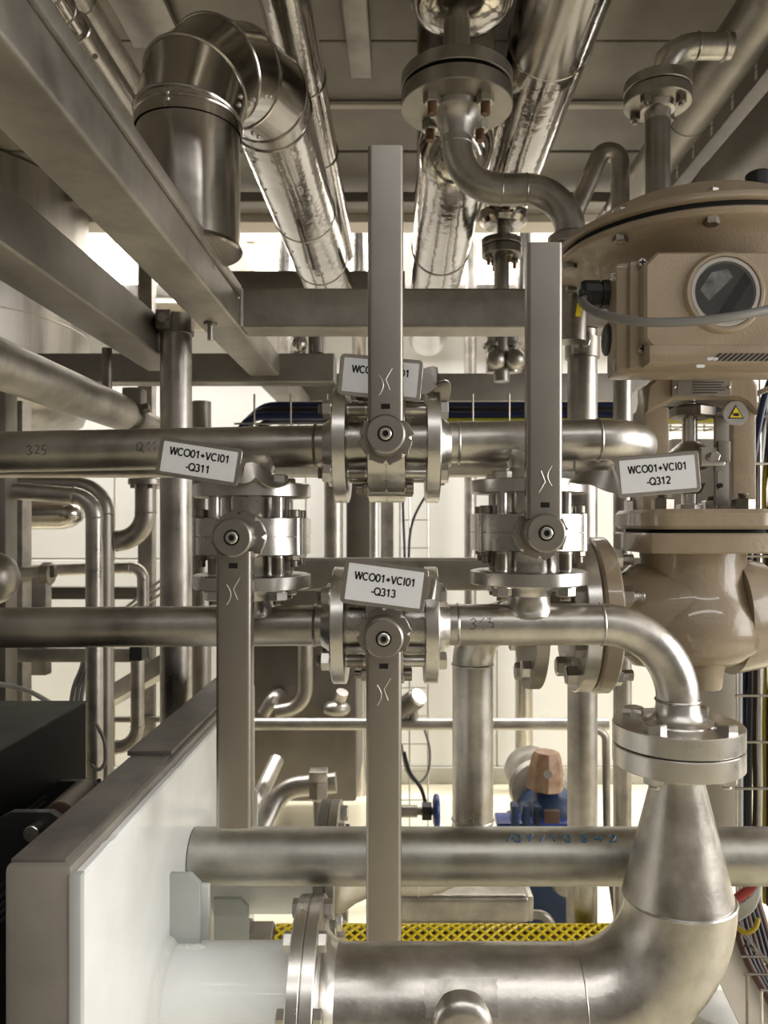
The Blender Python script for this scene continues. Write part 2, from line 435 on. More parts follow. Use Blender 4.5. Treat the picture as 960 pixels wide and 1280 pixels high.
def valve_meshes():
    ch = .0016
    VM['flange'] = MB().lathe((.0545, 0, 0), X, [(0, .080), (.0015, .0838), (.0185, .0838), (.020, .0822)], 56).mesh('flange', 'machined')
    VM['hub'] = MB().lathe((.0735, 0, 0), X, [(0, .046), (.004, .044), (.010, .036), (.018, .0310)], 40).mesh('hub', 'machined')
    VM['end'] = MB().lathe((.025, 0, 0), X, [(0, .047), (.004, .044), (.0305, .044)], 40).mesh('end', 'castbody')
    b = MB().lathe((-.0265, 0, 0), X, [(0, .078), (.0015, .0835), (.0255, .0835), (.0260, .0815), (.0270, .0815), (.0275, .0835), (.0515, .0835), (.053, .078)], 56)
    VM['ring'] = b.mesh('ring', 'castbody')
    VM['neck'] = MB().lathe((0, -.05, 0), -Y, [(0, .034), (.030, .034), (.034, .028), (.046, .026)], 32).mesh('neck', 'castbody')
    VM['star'] = MB().prism(star(), .005, (0, -.0935, 0), X, Z, .0008).mesh('star', 'lever')
    VM['drum'] = MB().lathe((0, -.096, 0), -Y, [(0, .0262), (.032, .0258), (.0385, .0252), (.041, .0228)], 44).mesh('drum', 'lever')
    VM['recess'] = MB().lathe((0, -.1365, 0), -Y, [(0, .0102), (.0012, .0102)], 32).mesh('recess', 'rubber')
    s = MB().lathe((0, -.1365, 0), -Y, [(0, .0078), (.0024, .0078), (.0032, .0066), (.0032, .0040), (.0010, .0038), (.0010, 0)], 24)
    VM['screw'] = s.mesh('screw', 'machined', ang=25)
    VM['stud'] = MB().cyl((-.056, 0, 0), (.056, 0, 0), .0085, 16).mesh('stud', 'bolt')
    VM['sleeve'] = MB().cyl((-.030, 0, 0), (-.052, 0, 0), .0092, 16).mesh('sleeve', 'bolt_dark')
    VM['bb'] = MB().cyl((-.043, 0, 0), (.034, 0, 0), .0058, 14, .0008).mesh('bb', 'bolt_dark')
    VM['bbhead'] = MB().cyl((.0265, 0, 0), (.0375, 0, 0), .0092, 16, .001).mesh('bbhead', 'bolt_dark')
    VM['lug'] = MB().lathe((-.0268, 0, 0), X, [(0, .0112), (.001, .0122), (.0526, .0122), (.0536, .0112)], 20).mesh('lug', 'castbody')
    VM['washer'] = MB().cyl((0, 0, 0), (0, 0, .0025), .0155, 20).mesh('washer', 'bolt')
valve_meshes()
def lever_mesh(L, up):
    out = chan_profile(); mb = MB(); y0 = -.128; z0, z1 = (.018, L) if up else (-L, -.018)
    k = len(out); vs = [(p[0], y0 + p[1], z0) for p in out] + [(p[0], y0 + p[1], z1) for p in out]
    fs = [(i, (i + 1) % k, k + (i + 1) % k, k + i) for i in range(k)] + [tuple(range(k - 1, -1, -1)), tuple(range(k, 2 * k))]
    mb.add(vs, fs)
    s = 1 if up else -1                  # rounded shoulder that runs into the drum
    mb.lathe((0, -.110, 0), -Y, [(0, .0245), (.013, .0245), (.017, .0225)], 40)
    return mb
def logo(flip, zc):
    a = [(.000 - .0085 + .0055 * math.sin(PI * q / 8), .012 - .026 * q / 8 - .004) for q in range(9)]
    b = [(.0085, .0165), (.0002, .0025), (.0055, -.0115)]
    mb = MB()
    for line in (a, b):
        pts = [Vector(((-p[0] if flip else p[0]), -.1283, zc + (-p[1] if flip else p[1]))) for p in line]
        mb.sweep(pts, .00085, 6)
    return mb
def valve(cpx, flow, up, L, label, flip=False):
    c = P(*cpx); root = thing('ball_valve', label, 'valve', c, 'flanged ball valves of the bypass')
    T = Matrix.Translation(c); R = rot_for(flow)
    inst('body_ring', VM['ring'], T @ R, root)
    for s in (0, 1):
        M = T @ R @ Matrix.Rotation(PI * s, 4, 'Z')
        inst('end_flange', VM['flange'], M, root); inst('end_piece', VM['end'], M, root); inst('weld_neck', VM['hub'], M, root)
    for k in range(4):
        a = PI / 4 + k * PI / 2; off = Matrix.Translation((0, math.cos(a) * .0625, math.sin(a) * .0625))
        inst('stud', VM['stud'], T @ R @ off, root); inst('stud_thread', VM['sleeve'], T @ R @ off, root)
        B = T @ R @ off
        inst('bolt_head', hexm(.024, .011, 'bolt'), B @ Matrix.Translation((.0745, 0, 0)) @ Matrix.Rotation(PI / 2, 4, 'Y') @ Matrix.Rotation(k * .4, 4, 'Z'), root)
        N_ = B @ Matrix.Translation((-.0745, 0, 0)) @ Matrix.Rotation(-PI / 2, 4, 'Y')
        inst('washer', VM['washer'], N_, root)
        inst('nut', hexm(.024, .012, 'bolt'), N_ @ Matrix.Translation((0, 0, .0025)) @ Matrix.Rotation(k * .5, 4, 'Z'), root)
        inst('stud_end', rodm(.0078, .006, 'bolt_dark', 12, True), N_ @ Matrix.Translation((0, 0, .0145)), root)
        a2 = math.radians(62) + (k % 2) * math.radians(56) + (k // 2) * PI
        off2 = Matrix.Translation((0, math.cos(a2) * .0735, math.sin(a2) * .0735))
        inst('body_bolt', VM['bb'], T @ R @ off2, root); inst('body_bolt_head', VM['bbhead'], T @ R @ off2, root); inst('bolt_lug', VM['lug'], T @ R @ off2, root)
        inst('body_nut', hexm(.016, .007, 'bolt_dark'), T @ R @ off2 @ Matrix.Translation((-.0268, 0, 0)) @ Matrix.Rotation(-PI / 2, 4, 'Y'), root)
    inst('bonnet_neck', VM['neck'], T, root); inst('stop_plate', VM['star'], T @ (Matrix.Rotation(0 if up else PI, 4, 'Y')), root)
    lv = part('lever', lever_mesh(L, up).xf(T), 'lever', root, ang=50)
    inst('lever_hub', VM['drum'], T, lv); inst('screw_recess', VM['recess'], T, lv); inst('hub_screw', VM['screw'], T, lv)
    s = 1 if up else -1
    part('lever_slot', MB().box((-.0058, -.1285, s * .036 - .0034), (.0058, -.1276, s * .036 + .0034), .0003, seg=1).xf(T), 'rubber', lv)  # dark raised box drawn in place of the slot hole's inner shade
    for sx in (-1, 1):
        for zz in (.052, .088): part('side_slot', MB().box((sx * .0228 - .0003, -.114, s * zz - .004), (sx * .0228 + .0003, -.110, s * zz + .004)).xf(T), 'rubber', lv)  # side slots too: dark boxes for shaded hollows, no real opening
    part('embossed_mark', logo(flip, s * .068).xf(T), 'lever_edge', lv)
    return root
VA = (484, 556, DV); VB = (482, 781, DV); VC = (315.5, 670, DV); VD = (660.5, 665, DV)
valve(VA, 'x', True, .370, 'ball valve in the upper pipe with its lever pointing straight up')
valve(VB, 'x', False, .388, 'ball valve in the lower pipe, lever down, behind the Q313 tag')
valve(VC, 'z', False, .372, 'upright ball valve under the Q311 tag with its lever hanging down')
valve(VD, 'z', True, .372, 'upright ball valve beside the Q312 tag with its lever pointing up', True)

# ------------------------------------------------------------------ name tags on bent brackets
def rrect(w, h, r, n=5):
    o = []
    for (sx, sy, a0) in ((1, 1, 0), (-1, 1, PI / 2), (-1, -1, PI), (1, -1, 3 * PI / 2)):
        o += [(sx * (w / 2 - r) + r * math.cos(a0 + PI / 2 * k / n), sy * (h / 2 - r) + r * math.sin(a0 + PI / 2 * k / n)) for k in range(n + 1)]
    return o
def name_tag(cpx, ang, w, h, lines, neck, label, yaw=0.0, tsz=.0101, gap=.0172, ty=0.0):
    c = P(*cpx); M = Matrix.Translation(c) @ Matrix.Rotation(math.radians(ang), 4, 'Y') @ Matrix.Rotation(math.radians(yaw), 4, 'Z')
    root = thing('name_tag', label, 'tag', c, 'name tags on the valves')
    pl = MB().prism(rrect(w, h, .006), .0022, (0, 0, 0), X, Z, .0006).xf(M); part('tag_plate', pl, 'tagsteel', root)
    lab = part('label_sticker', MB().prism(rrect(w - .0115, h - .0105, .0012), .0007, (0, -.0014, 0), X, Z).xf(M), 'label', root, label='white printed label')
    for i, s in enumerate(lines):
        Mt = M @ Matrix.Translation((0, -.0019, ty - (i - (len(lines) - 1) / 2) * gap)) @ Matrix.Rotation(PI / 2, 4, 'X')
        flat_text('lettering', s, tsz, Mt, 'ink', lab)
    pts = [M @ Vector(p) if len(p) == 3 else P(*p[0]) for p in neck['pts']]
    # smooth the neck path
    sm = []; wd = []; sd = []
    k = len(pts)
    for i in range(k - 1):
        for q in range(6):
            t = q / 6; p0 = pts[max(i - 1, 0)]; p1 = pts[i]; p2 = pts[i + 1]; p3 = pts[min(i + 2, k - 1)]
            sm.append(.5 * ((2 * p1) + (-p0 + p2) * t + (2 * p0 - 5 * p1 + 4 * p2 - p3) * t * t + (-p0 + 3 * p1 - 3 * p2 + p3) * t ** 3))
            wd.append(neck['w'][i] * (1 - t) + neck['w'][i + 1] * t); sd.append(Vector(neck['s'][i]) * (1 - t) + Vector(neck['s'][i + 1]) * t)
    sm.append(pts[-1]); wd.append(neck['w'][-1]); sd.append(Vector(neck['s'][-1]))
    part('tag_bracket', MB().strip(sm, sd, wd, .0022), 'tagsteel', root, ang=60)
    return root
TL = ['WCO01+VCI01']
name_tag((249, 577, 1.0), 9.0, .1085, .0500, TL + ['-Q311'],
         dict(pts=[(.050, 0, -.003), (.060, .001, -.006), ((318, 588, 1.01),), ((336, 602, 1.03),), ((352, 604, 1.055),)], w=[.036, .026, .020, .024, .030], s=[Z, Z, (0.3, .6, 1), (0, 1, .3), (0, 1, 0)]),
         'white Q311 name tag tilted on its bracket over the upper pipe')
name_tag((480.5, 732, 0.985), 7.6, .1085, .0575, TL + ['-Q313'],
         dict(pts=[(.050, 0, .004), (.058, 0, .004), (.066, .003, .003), ((549, 741, 1.03),), ((552, 741, 1.06),)], w=[.034, .028, .025, .025, .025], s=[Z, Z, Z, Z, Z]),
         'white Q313 name tag in front of the lower valve')
name_tag((822, 593, 1.02), -4.8, .1115, .0545, TL + ['-Q312'],
         dict(pts=[(-.052, 0, -.002), (-.062, 0, -.004), ((740, 597, 1.03),), ((715, 598, 1.05),), ((695, 600, 1.065),)], w=[.044, .030, .022, .026, .028], s=[Z, Z, (0, .7, 1), (0, 1, .2), (0, 1, 0)]),
         'white Q312 name tag reaching out before the tan control valve')
name_tag((475.5, 472, 1.045), 5.2, .1135, .0565, TL,
         dict(pts=[(.052, 0, .001), (.060, .001, .001), ((546, 470, 1.05),), ((553, 486, 1.06),), ((550, 500, 1.066),)], w=[.040, .034, .026, .024, .022], s=[Z, Z, (-.5, 0, 1), (-1, 0, .3), (-1, 0, 0)]),
         'name tag half hidden behind the upright lever of the upper valve', ty=.0085)

# ------------------------------------------------------------------ process pipes through the valves
RP = .0300
def saddle(root, c, up, r, h0, h1, m='pipe'):
    """branch stub from a pipe axis point c along +-Z with a flared foot"""
    a = Z if up else -Z
    part('branch', MB().lathe(c, a, [(h0 * .45, r * 1.32), (h0 * .62, r * 1.30), (h0 * .95, r * 1.08), (h0 * 1.2, r), (h1, r)], 32), m, root)
pa0 = P(-70, 566.5, 1.13); pa1 = P(421, 557, DV)
r1 = thing('process_pipe', 'dull steel pipe running into the upper valve, pen marks on it', 'pipe', pa0, 'pipes of the bypass')
part('pipe', MB().sweep([pa0, pa1], RP, 32), 'pipe_dull', r1)
weld(pa1 + (pa0 - pa1).normalized() * .030, pa1 - pa0, RP, r1, 'pipe_dull')
tx = P(315.5, 600, DV); zt = P(0, 606, DV).z
zpa = pa0.z + (pa1.z - pa0.z) * (tx.x - pa0.x) / (pa1.x - pa0.x)
saddle(r1, Vector((tx.x, DV, zpa)), False, .0285, .034, zpa - zt)
def axis_at(p0, p1, x): return p0.lerp(p1, (x - p0.x) / (p1.x - p0.x))
q = [[(0, .0), (.004, .003), (.007, 0), (.004, -.004), (.008, -.008), (.004, -.011), (0, -.009)], [(.012, .002), (.017, .002), (.018, -.001), (.013, -.009), (.019, -.009)], [(.028, .003), (.023, .002), (.022, -.003), (.027, -.004), (.028, -.009), (.023, -.011)]]
pen_on_pipe('pen_marks', q, axis_at(pa0, pa1, P(33, 0, 1.095).x), RP, .10, 'ink_pen', r1, .0006, (pa1 - pa0).normalized())
q2 = [[(.004, .003), (0, 0), (0, -.008), (.005, -.010), (.008, -.004), (.007, .002), (.004, .003)], [(.005, -.006), (.010, -.012)], [(.014, -.001), (.018, .003), (.017, -.010)], [(.023, 0), (.027, .004), (.026, -.009)]]
pen_on_pipe('pen_marks', q2, axis_at(pa0, pa1, P(171, 0, 1.09).x), RP, .15, 'ink_pen', r1, .0006, (pa1 - pa0).normalized())

pb = [P(547, 553.5, DV), Vector((.362, DV, P(0, 548.5, DV).z)), Vector((.362, 1.285, P(0, 574, 1.285).z)), Vector((-.78, 1.285, P(0, 575, 1.285).z))]
pth, st = bend(pb, .076, 12)
r2 = thing('process_pipe', 'steel pipe leaving the upper valve and doubling back behind itself', 'pipe', pb[0], 'pipes of the bypass')
part('pipe', MB().sweep(pth, RP, 32), 'pipe', r2)
for c_, a_ in st: weld(c_, a_, RP, r2)
weld(pb[0] + X * .03, X, RP, r2)
tx = P(660.5, 0, DV).x; zt = P(0, 601, DV).z; zq = pb[0].z + .003
saddle(r2, Vector((tx, DV, zq)), False, .0285, .034, zq - zt)

pc0 = P(-70, 785, DV); pc1 = P(420, 781.5, DV)
r3 = thing('process_pipe', 'dull steel pipe running into the lower valve', 'pipe', pc0, 'pipes of the bypass')
part('pipe', MB().sweep([pc0, pc1], RP * .97, 32), 'pipe_dull', r3); weld(pc1 - X * .03, X, RP * .97, r3, 'pipe_dull')
saddle(r3, Vector((P(315.5, 0, DV).x, DV, P(0, 782, DV).z)), True, .0285, .034, P(0, 734, DV).z - P(0, 782, DV).z)

D2 = 1.10
pd = [P(546, 781, DV), Vector((P(847, 0, D2).x, D2, P(0, 780, D2).z)), P(847, 897, D2)]
pth, st = bend(pd, .108, 16)
r4 = thing('process_pipe', 'bright steel pipe leaving the lower valve and bending down to a flange', 'pipe', pd[2], 'pipes of the bypass')
part('pipe', MB().sweep(pth, .0298, 36), 'pipe', r4)
for c_, a_ in st: weld(c_, a_, .0298, r4)
weld(pd[0] + X * .03, X, .0298, r4)
saddle(r4, Vector((P(660.5, 0, DV).x, DV, P(0, 781, DV).z)), True, .0285, .034, P(0, 733, DV).z - P(0, 781, DV).z)
g = [[(0, .0), (.005, .003), (.008, -.001), (.003, -.005), (.008, -.008), (.004, -.013), (-.001, -.012)], [(.013, -.003), (.019, .003), (.018, -.014)], [(.024, .002), (.029, .003), (.026, -.003), (.032, -.004), (.032, -.009), (.029, -.011)]]
pen_on_pipe('pen_marks', g, axis_at(pd[0], pd[1], P(588, 0, 1.08).x), .0298, .34, 'ink_pen', r4, .0006, (pd[1] - pd[0]).normalized())
fc = P(849, 0, D2); ftop = P(0, 903, D2).z; fr_ = .0905
hub = MB().lathe((pd[2].x, D2, ftop - .002), Z, [(0, .052), (.004, .050), (.006, .042), (.010, .036), (.020, .0315), (.030, .0300)], 40)
part('weld_neck', hub, 'machined', r4)
upf = flange(r4, (pd[2].x, D2, ftop), -Z, fr_, .029, 'machined')
bolts(r4, (pd[2].x, D2, ftop), Z, .0690, 4, .027, .0115, 'bolt', .5)

# reducer, elbow and big pipe
lowz = ftop - .0305
r5 = thing('reducer_pipe', 'wide steel elbow pipe with a cone reducer below the flange', 'pipe', (pd[2].x, D2, H - .78))
flange(r5, (pd[2].x, D2, lowz), -Z, fr_, .029, 'machined')
bolts(r5, (pd[2].x, D2, lowz - .029), -Z, .0690, 4, .027, .012, 'bolt', .5, .006)
za = lowz - .029; zb = P(0, 1120, D2).z; RB = .0765
part('cone', MB().lathe((pd[2].x, D2, za), -Z, [(0, .040), (.008, .0375), (.022, .0365), (za - zb - .012, RB - .002), (za - zb, RB)], 56), 'pipe', r5, ang=60)
ax = P(0, 1252, D2).z
el = [Vector((pd[2].x + .003, D2, zb)), Vector((pd[2].x + .003, D2, ax)), Vector((-.111, D2, ax))]
pth, st = bend(el, .148, 18)
part('elbow_pipe', MB().sweep(pth, RB, 56), 'pipe', r5, ang=60)
weld(Vector((pd[2].x + .002, D2, zb)), Z, RB - .0005, r5, w=.003); weld(st[1][0], X, RB - .0004, r5, w=.0014)
bx = P(577, 1283, 1.03)
part('socket', MB().lathe((bx.x, D2 - .060, bx.z), -Y, [(0, .044), (.018, .041), (.024, .036), (.027, .026), (.0275, 0)], 36), 'pipe', r5)
tr_ = MB(); vs = []; ng = 8
for k in range(ng + 1):
    an = math.radians(18 + 34 * k / ng)
    for i_ in range(9):
        x_ = P(532, 0, 1.03).x + .098 * i_ / 8 + (random.uniform(-.002, .002) if i_ in (0, 8) else 0); vs.append((x_, D2 - math.cos(an) * (RB + .0003), ax + math.sin(an) * (RB + .0003)))
tr_.add(vs, [(k * 9 + i_, k * 9 + i_ + 1, k * 9 + i_ + 10, k * 9 + i_ + 9) for k in range(ng) for i_ in range(8)]); part('tape_residue', tr_, 'residue', r5)
FX = -.111
flange(r5, (FX - .0005, D2, ax), -X, .140, .018, 'machined')
part('weld_neck', MB().lathe((FX - .001, D2, ax), X, [(0, .108), (.004, .106), (.006, .094), (.014, .084), (.022, RB + .001)], 48), 'machined', r5)
bolts(r5, (FX, D2, ax), X, .120, 8, .024, .011, 'bolt', .5)

# ------------------------------------------------------------------ plate heat exchanger
PX = -.333; PT = H - .359; PN = .805; PF = 1.76
hx = thing('heat_exchanger', 'heat exchanger frame plate, white painted face and bare steel edge', 'heat exchanger', (PX - .04, 1.3, 0))
part('frame_plate', MB().box((-.415, PN, .01), (PX - .012, PF, PT), .006), 'plate_side', hx)
part('top_strip', MB().box((-.413, PN + .01, PT - .001), (PX - .022, 1.185, PT + .0035), .001), 'plate_edge', hx)
part('top_strip', MB().box((-.421, 1.185, PT + .001), (PX - .020, PF, PT + .0085), .001), 'plate_edge', hx)
random.seed(3)
# paint coat with an uneven brushed top edge
no = 60; outl = [(PN + .004, .02)] + [(PF, .02)]
topl = [(PF - (PF - PN - .004) * k / no, PT - .009 - random.random() * .0012 - (.002 if k % 17 == 3 else 0)) for k in range(no + 1)]
part('paint_coat', MB().prism(outl + topl, .014, (PX - .007, 0, 0), Y, Z, .003), 'white_paint', hx)
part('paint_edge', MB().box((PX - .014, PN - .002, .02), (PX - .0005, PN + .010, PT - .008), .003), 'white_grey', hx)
# nozzle 1 with its flange and stiffener
part('nozzle', MB().cyl((PX - .002, D2, ax), (FX - .036, D2, ax), .0780, 56), 'white_paint', hx)
flange(hx, (FX - .0190, D2, ax), -X, .140, .018, 'machined')
bolts(hx, (FX - .037, D2, ax), -X, .120, 8, .024, .012, 'bolt', .5)
ring = MB().lathe((PX, D2, ax), X, [(0, .090), (.006, .087), (.012, .0775)], 48); part('seal_bead', ring, 'sealant', hx)
def octa(x0, x1, z0, z1, c): return [(x0 + c, z0), (x1, z0), (x1, z1 - c), (x1 - c, z1), (x0, z1), (x0, z0 + c)]
def gus(px0, py0, px1, py1, d, c=.014, th=.010):
    a = P(px0, py1, d); b = P(px1, py0, d)
    return MB().prism(octa(a.x, b.x, a.z, b.z, c), th, (0, d, 0), X, Z, .001)
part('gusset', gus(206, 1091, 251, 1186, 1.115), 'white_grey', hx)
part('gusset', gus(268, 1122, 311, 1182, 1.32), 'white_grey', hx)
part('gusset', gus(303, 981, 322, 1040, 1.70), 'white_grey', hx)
part('stiffener', MB().box((PX - .002, 1.155, ax + .04), (PX + .045, 1.168, P(0, 1106, 1.16).z), .002), 'white_paint', hx)
def blob(p0, p1, r, nn):
    mb = MB()
    for k in range(nn):
        t = k / (nn - 1); p = Vector(p0).lerp(Vector(p1), t)
        mb.ball(p + Vector((0, 0, random.uniform(-.001, .001))), r * random.uniform(.7, 1.3), 8, 6)
    return mb
a_ = P(216, 1186, 1.10); b_ = P(256, 1184, 1.10)
part('sealant_bead', blob(a_, b_, .0045, 14), 'sealant', hx)
a_ = P(206, 1096, 1.112); b_ = P(205, 1168, 1.112); part('sealant_bead', blob(a_, b_, .0045, 14), 'sealant', hx)
# nozzle 2
D3 = 1.41; ax3 = P(0, 1092, D3).z
part('nozzle', MB().cyl((PX - .002, D3, ax3), (-.150, D3, ax3), .0665, 48), 'white_paint', hx)
flange(hx, (-.1285, D3, ax3), -X, .1290, .018, 'plate_side')
# tie rod nuts
# ---- carrier bar
cb0 = Vector((PX + .0005, 1.235, P(0, 1070, 1.235).z)); cb1 = Vector((1.15, 1.235, cb0.z))
cbar = thing('carrier_bar', 'thick galvanised round bar with a blue handwritten number', 'bar', cb0)
part('bar', MB().cyl(cb0, cb1, .0445, 48, .002), 'galv', cbar)
def dig(s, x, wd=.011, hh=.012):
    D = {'0': [[(0, .5), (.2, 1), (.8, 1), (1, .5), (.8, 0), (.2, 0), (0, .5)]], '1': [[(.1, .7), (.6, 1), (.6, 0)]], '7': [[(0, 1), (1, 1), (.4, 0)], [(.2, .5), (.9, .5)]],
         '/': [[(.1, 0), (.8, 1)]], '5': [[(1, 1), (.2, 1), (.1, .55), (.8, .6), (1, .25), (.6, 0), (0, .1)]], '4': [[(.4, 1), (0, .4), (1, .4)], [(.8, .8), (.7, 0)]], '2': [[(0, .8), (.4, 1), (.9, .8), (.7, .4), (0, 0), (1, 0)]]}
    return [[(x + a * wd, (b - .5) * hh) for a, b in l] for l in D[s]]
stk = []
for ch_, px in zip('/07/10542', (632, 642, 657, 674, 687, 704, 725, 743, 761)): stk += dig(ch_, P(px, 0, 1.215).x)
pen_on_pipe('written_number', stk, Vector((0, 1.235, cb0.z)), .0445, 1.02, 'ink_blue', cbar, .0015)
# ---- tie rod in yellow net sleeve
D4 = 1.56; tz = P(0, 1174, D4).z
tr = thing('tie_rod', 'threaded tie rod in a yellow protective net sleeve', 'rod', (PX + .02, D4, tz))
part('rod', MB().cyl((PX, D4, tz), (.62, D4, tz), .021, 24), 'bolt_dark', tr)
inst('nut', hexm(.058, .048, 'plate_side'), orient((PX + .030, D4, tz), X, .26), tr)
part('washer', MB().cyl((PX + .012, D4, tz), (PX + .030, D4, tz), .038, 28), 'plate_side', tr)
net = MB(); x0 = PX + .082; x1 = .62; R_ = .0262; nn = 240
for k in range(10):
    for sg in (1, -1):
        net.sweep([Vector((x0 + (x1 - x0) * q / nn, D4 + R_ * math.cos(2 * PI * k / 10 + sg * q * .10), tz + R_ * math.sin(2 * PI * k / 10 + sg * q * .10))) for q in range(nn + 1)], .0030, 5)
part('net_sleeve', net, 'yellow', tr)
# ---- black plate pack, cover and hinge on the far side of the frame plate
bt = P(0, 876, 1.5).z; bxr = P(108, 0, 1.5).x; bb = P(0, 976, 1.5).z
cov = thing('black_cover', 'black sheet metal cover box with a dusty top', 'cover', (-.95, 1.2, bb - .3))
part('cover_body', MB().box((-1.5, .70, bb - .3), (bxr, 1.5, bt - .004), .003), 'black_sheet', cov)
part('cover_top', MB().box((-1.5, .70, bt - .0035), (bxr + .001, 1.502, bt), .001), 'black_top', cov)
part('cover_lip', MB().box((-1.5, .695, bt - .012), (bxr - .002, .71, bt + .004), .001), 'black_top', cov)
pk = thing('plate_pack', 'pack of thin black corrugated exchanger plates', 'plates', (-.55, 1.1, .2))
pzt = P(0, 985, 1.35).z
pm = MB().box((-.0032, .72, .25), (.0032, 1.40, pzt), .0015).mesh('plate', 'rubber')
for k in range(13): inst('plate', pm, Matrix.Translation((bxr + .006 + k * .0118, 0, random.uniform(-.002, .002))), pk)
hb = thing('hinge_bracket', 'black rounded bracket carrying a brown roller above the plate pack', 'bracket', (-.47, 1.0, pzt))
def hook(d, cx, zt): return MB().prism([(cx - .05, zt - .11), (cx + .05, zt - .11), (cx + .05, zt - .03), (cx + .038, zt - .010), (cx + .022, zt), (cx - .030, zt), (cx - .045, zt - .008), (cx - .05, zt - .02)], .012, (0, d, 0), X, Z, .001)
hz = P(0, 1011, 1.05).z
part('bracket_plate', hook(1.00, P(45, 0, 1.0).x, P(0, 1013, 1.0).z), 'black', hb)
part('bracket_plate', hook(1.24, P(98, 0, 1.24).x, P(0, 975, 1.24).z), 'black', hb)
rc = P(72, 1022, 1.02); rd = P(104, 990, 1.22)
part('roller', MB().cyl(rc, rd, .020, 28, .002), 'brown_roller', hb)
pn = P(42, 1040, .985); part('pin', MB().cyl(pn + Y * .02, pn - Y * .008, .0105, 20, .001), 'bolt', hb)

# ------------------------------------------------------------------ tan control valve
DC = 1.30
vx = P(865, 0, DC).x
def zc(py, d=DC): return P(0, py, d).z
def Zr(py, d): return zc(py, d)
cv = thing('control_valve', 'tan painted control valve with a diaphragm actuator', 'control valve', (vx, DC, zc(863)))
# diaphragm actuator: two pressed dishes clamped on a rim
AR = .224; zr = zc(320)
up = [(0, AR - .004), (.003, AR), (.011, AR), (.014, AR - .003), (.017, AR - .020), (.024, AR - .034), (.044, AR - .050), (.058, AR - .075), (.065, AR - .11), (.067, .03), (.067, 0)]
act = part('upper_dish', MB().lathe((vx, DC, zr + .004), Z, up, 72), 'tan', cv, ang=50)
lo = [(0, AR - .004), (.003, AR), (.010, AR), (.013, AR - .003), (.018, AR - .024), (.030, AR - .036), (.056, AR - .050), (.074, AR - .080), (.082, .085), (.100, .065), (.135, .060)]
part('lower_dish', MB().lathe((vx, DC, zr - .004), -Z, lo, 72), 'tan', cv, ang=50)
part('diaphragm_edge', MB().lathe((vx, DC, zr - .0042), Z, [(0, AR - .007), (.0084, AR - .007)], 72), 'rubber', cv)
for k in range(10):
    a = 2 * PI * (k + .12) / 10; p = Vector((vx + math.cos(a) * (AR - .0135), DC + math.sin(a) * (AR - .0135), 0))
    inst('rim_bolt', hexm(.020, .011, 'bolt_dark'), orient((p.x, p.y, zr - .0165), -Z, k), cv)
    inst('rim_bolt_head', hexm(.017, .007, 'bolt'), orient((p.x, p.y, zr + .0170), Z, k), cv)
pl_ = P(948, 226, 1.22); part('vent_plug', MB().cyl(pl_ - Z * .02, pl_ + Z * .012, .020, 20, .003), 'black', cv)
# positioner
DPf = 1.075                                      # front of the cover
bx0 = P(767, 0, 1.13).x; bx1 = P(985, 0, 1.10).x + .05
zb0 = zc(461, 1.10); zb1 = zc(322, 1.10)
ps = part('positioner_body', MB().box((bx0, 1.118, zb0 - .004), (bx1, 1.172, zb1), .008), 'tan', cv)
part('positioner_flange', MB().box((bx0 + .016, 1.104, zb0 + .002), (bx1, 1.122, zb1 - .002), .006), 'tan', ps)
cx0 = P(806, 0, DPf).x; cz1 = zc(314, DPf); cz0 = zc(449, DPf)
ch1 = .018
cov_out = [(cx0, cz0 + .030), (cx0 + .022, cz0), (bx1, cz0), (bx1, cz1), (cx0 + ch1, cz1), (cx0, cz1 - ch1)]
part('positioner_cover', MB().prism(cov_out, .034, (0, DPf + .017, 0), X, Z, .004), 'tan', ps)
for (sx, sy) in ((803, 328), (803, 436)):
    q = P(sx, sy, 1.096); part('cover_screw', MB().lathe(q + Y * .012, -Y, [(0, .0068), (.010, .0068), (.013, .0055), (.0135, 0)], 18), 'bolt', ps)
    part('screw_cross', MB().box(q + Vector((-.0045, -.0022, -.0009)), q + Vector((.0045, -.0012, .0009))).box(q + Vector((-.0009, -.0022, -.0045)), q + Vector((.0009, -.0012, .0045))), 'rubber', ps)
wc = P(905, 366, DPf); 
part('window_bezel', MB().lathe(wc + Y * .006, -Y, [(0, .0585), (.008, .057), (.012, .0535), (.012, .0500), (.0, .0490)], 56, closed=True), 'tan', ps)
part('window_ring', MB().lathe(wc + Y * .0005, -Y, [(0, .0495), (.004, .0495), (.006, .047), (.006, .0425), (.0, .0405)], 56, closed=True), 'ring_clear', ps)
part('dial', MB().lathe(wc + Y * .001, -Y, [(0, .0412), (.0015, .0412)], 48), 'dial', ps)
part('dial_pointer', MB().prism([(-.012, -.034), (.005, -.036), (.036, .014), (.028, .028)], .001, wc - Y * .0012, X, Z), 'rubber', ps)
part('dial_mark', MB().prism([(-.034, .004), (-.018, .028), (.004, .033), (.012, .022), (-.022, -.012)], .0008, wc - Y * .0010, X, Z), 'dial_light', ps)
part('glass_pane', MB().lathe(wc - Y * .0042, -Y, [(0, .0428), (.0018, .0428)], 48), 'glass', ps)
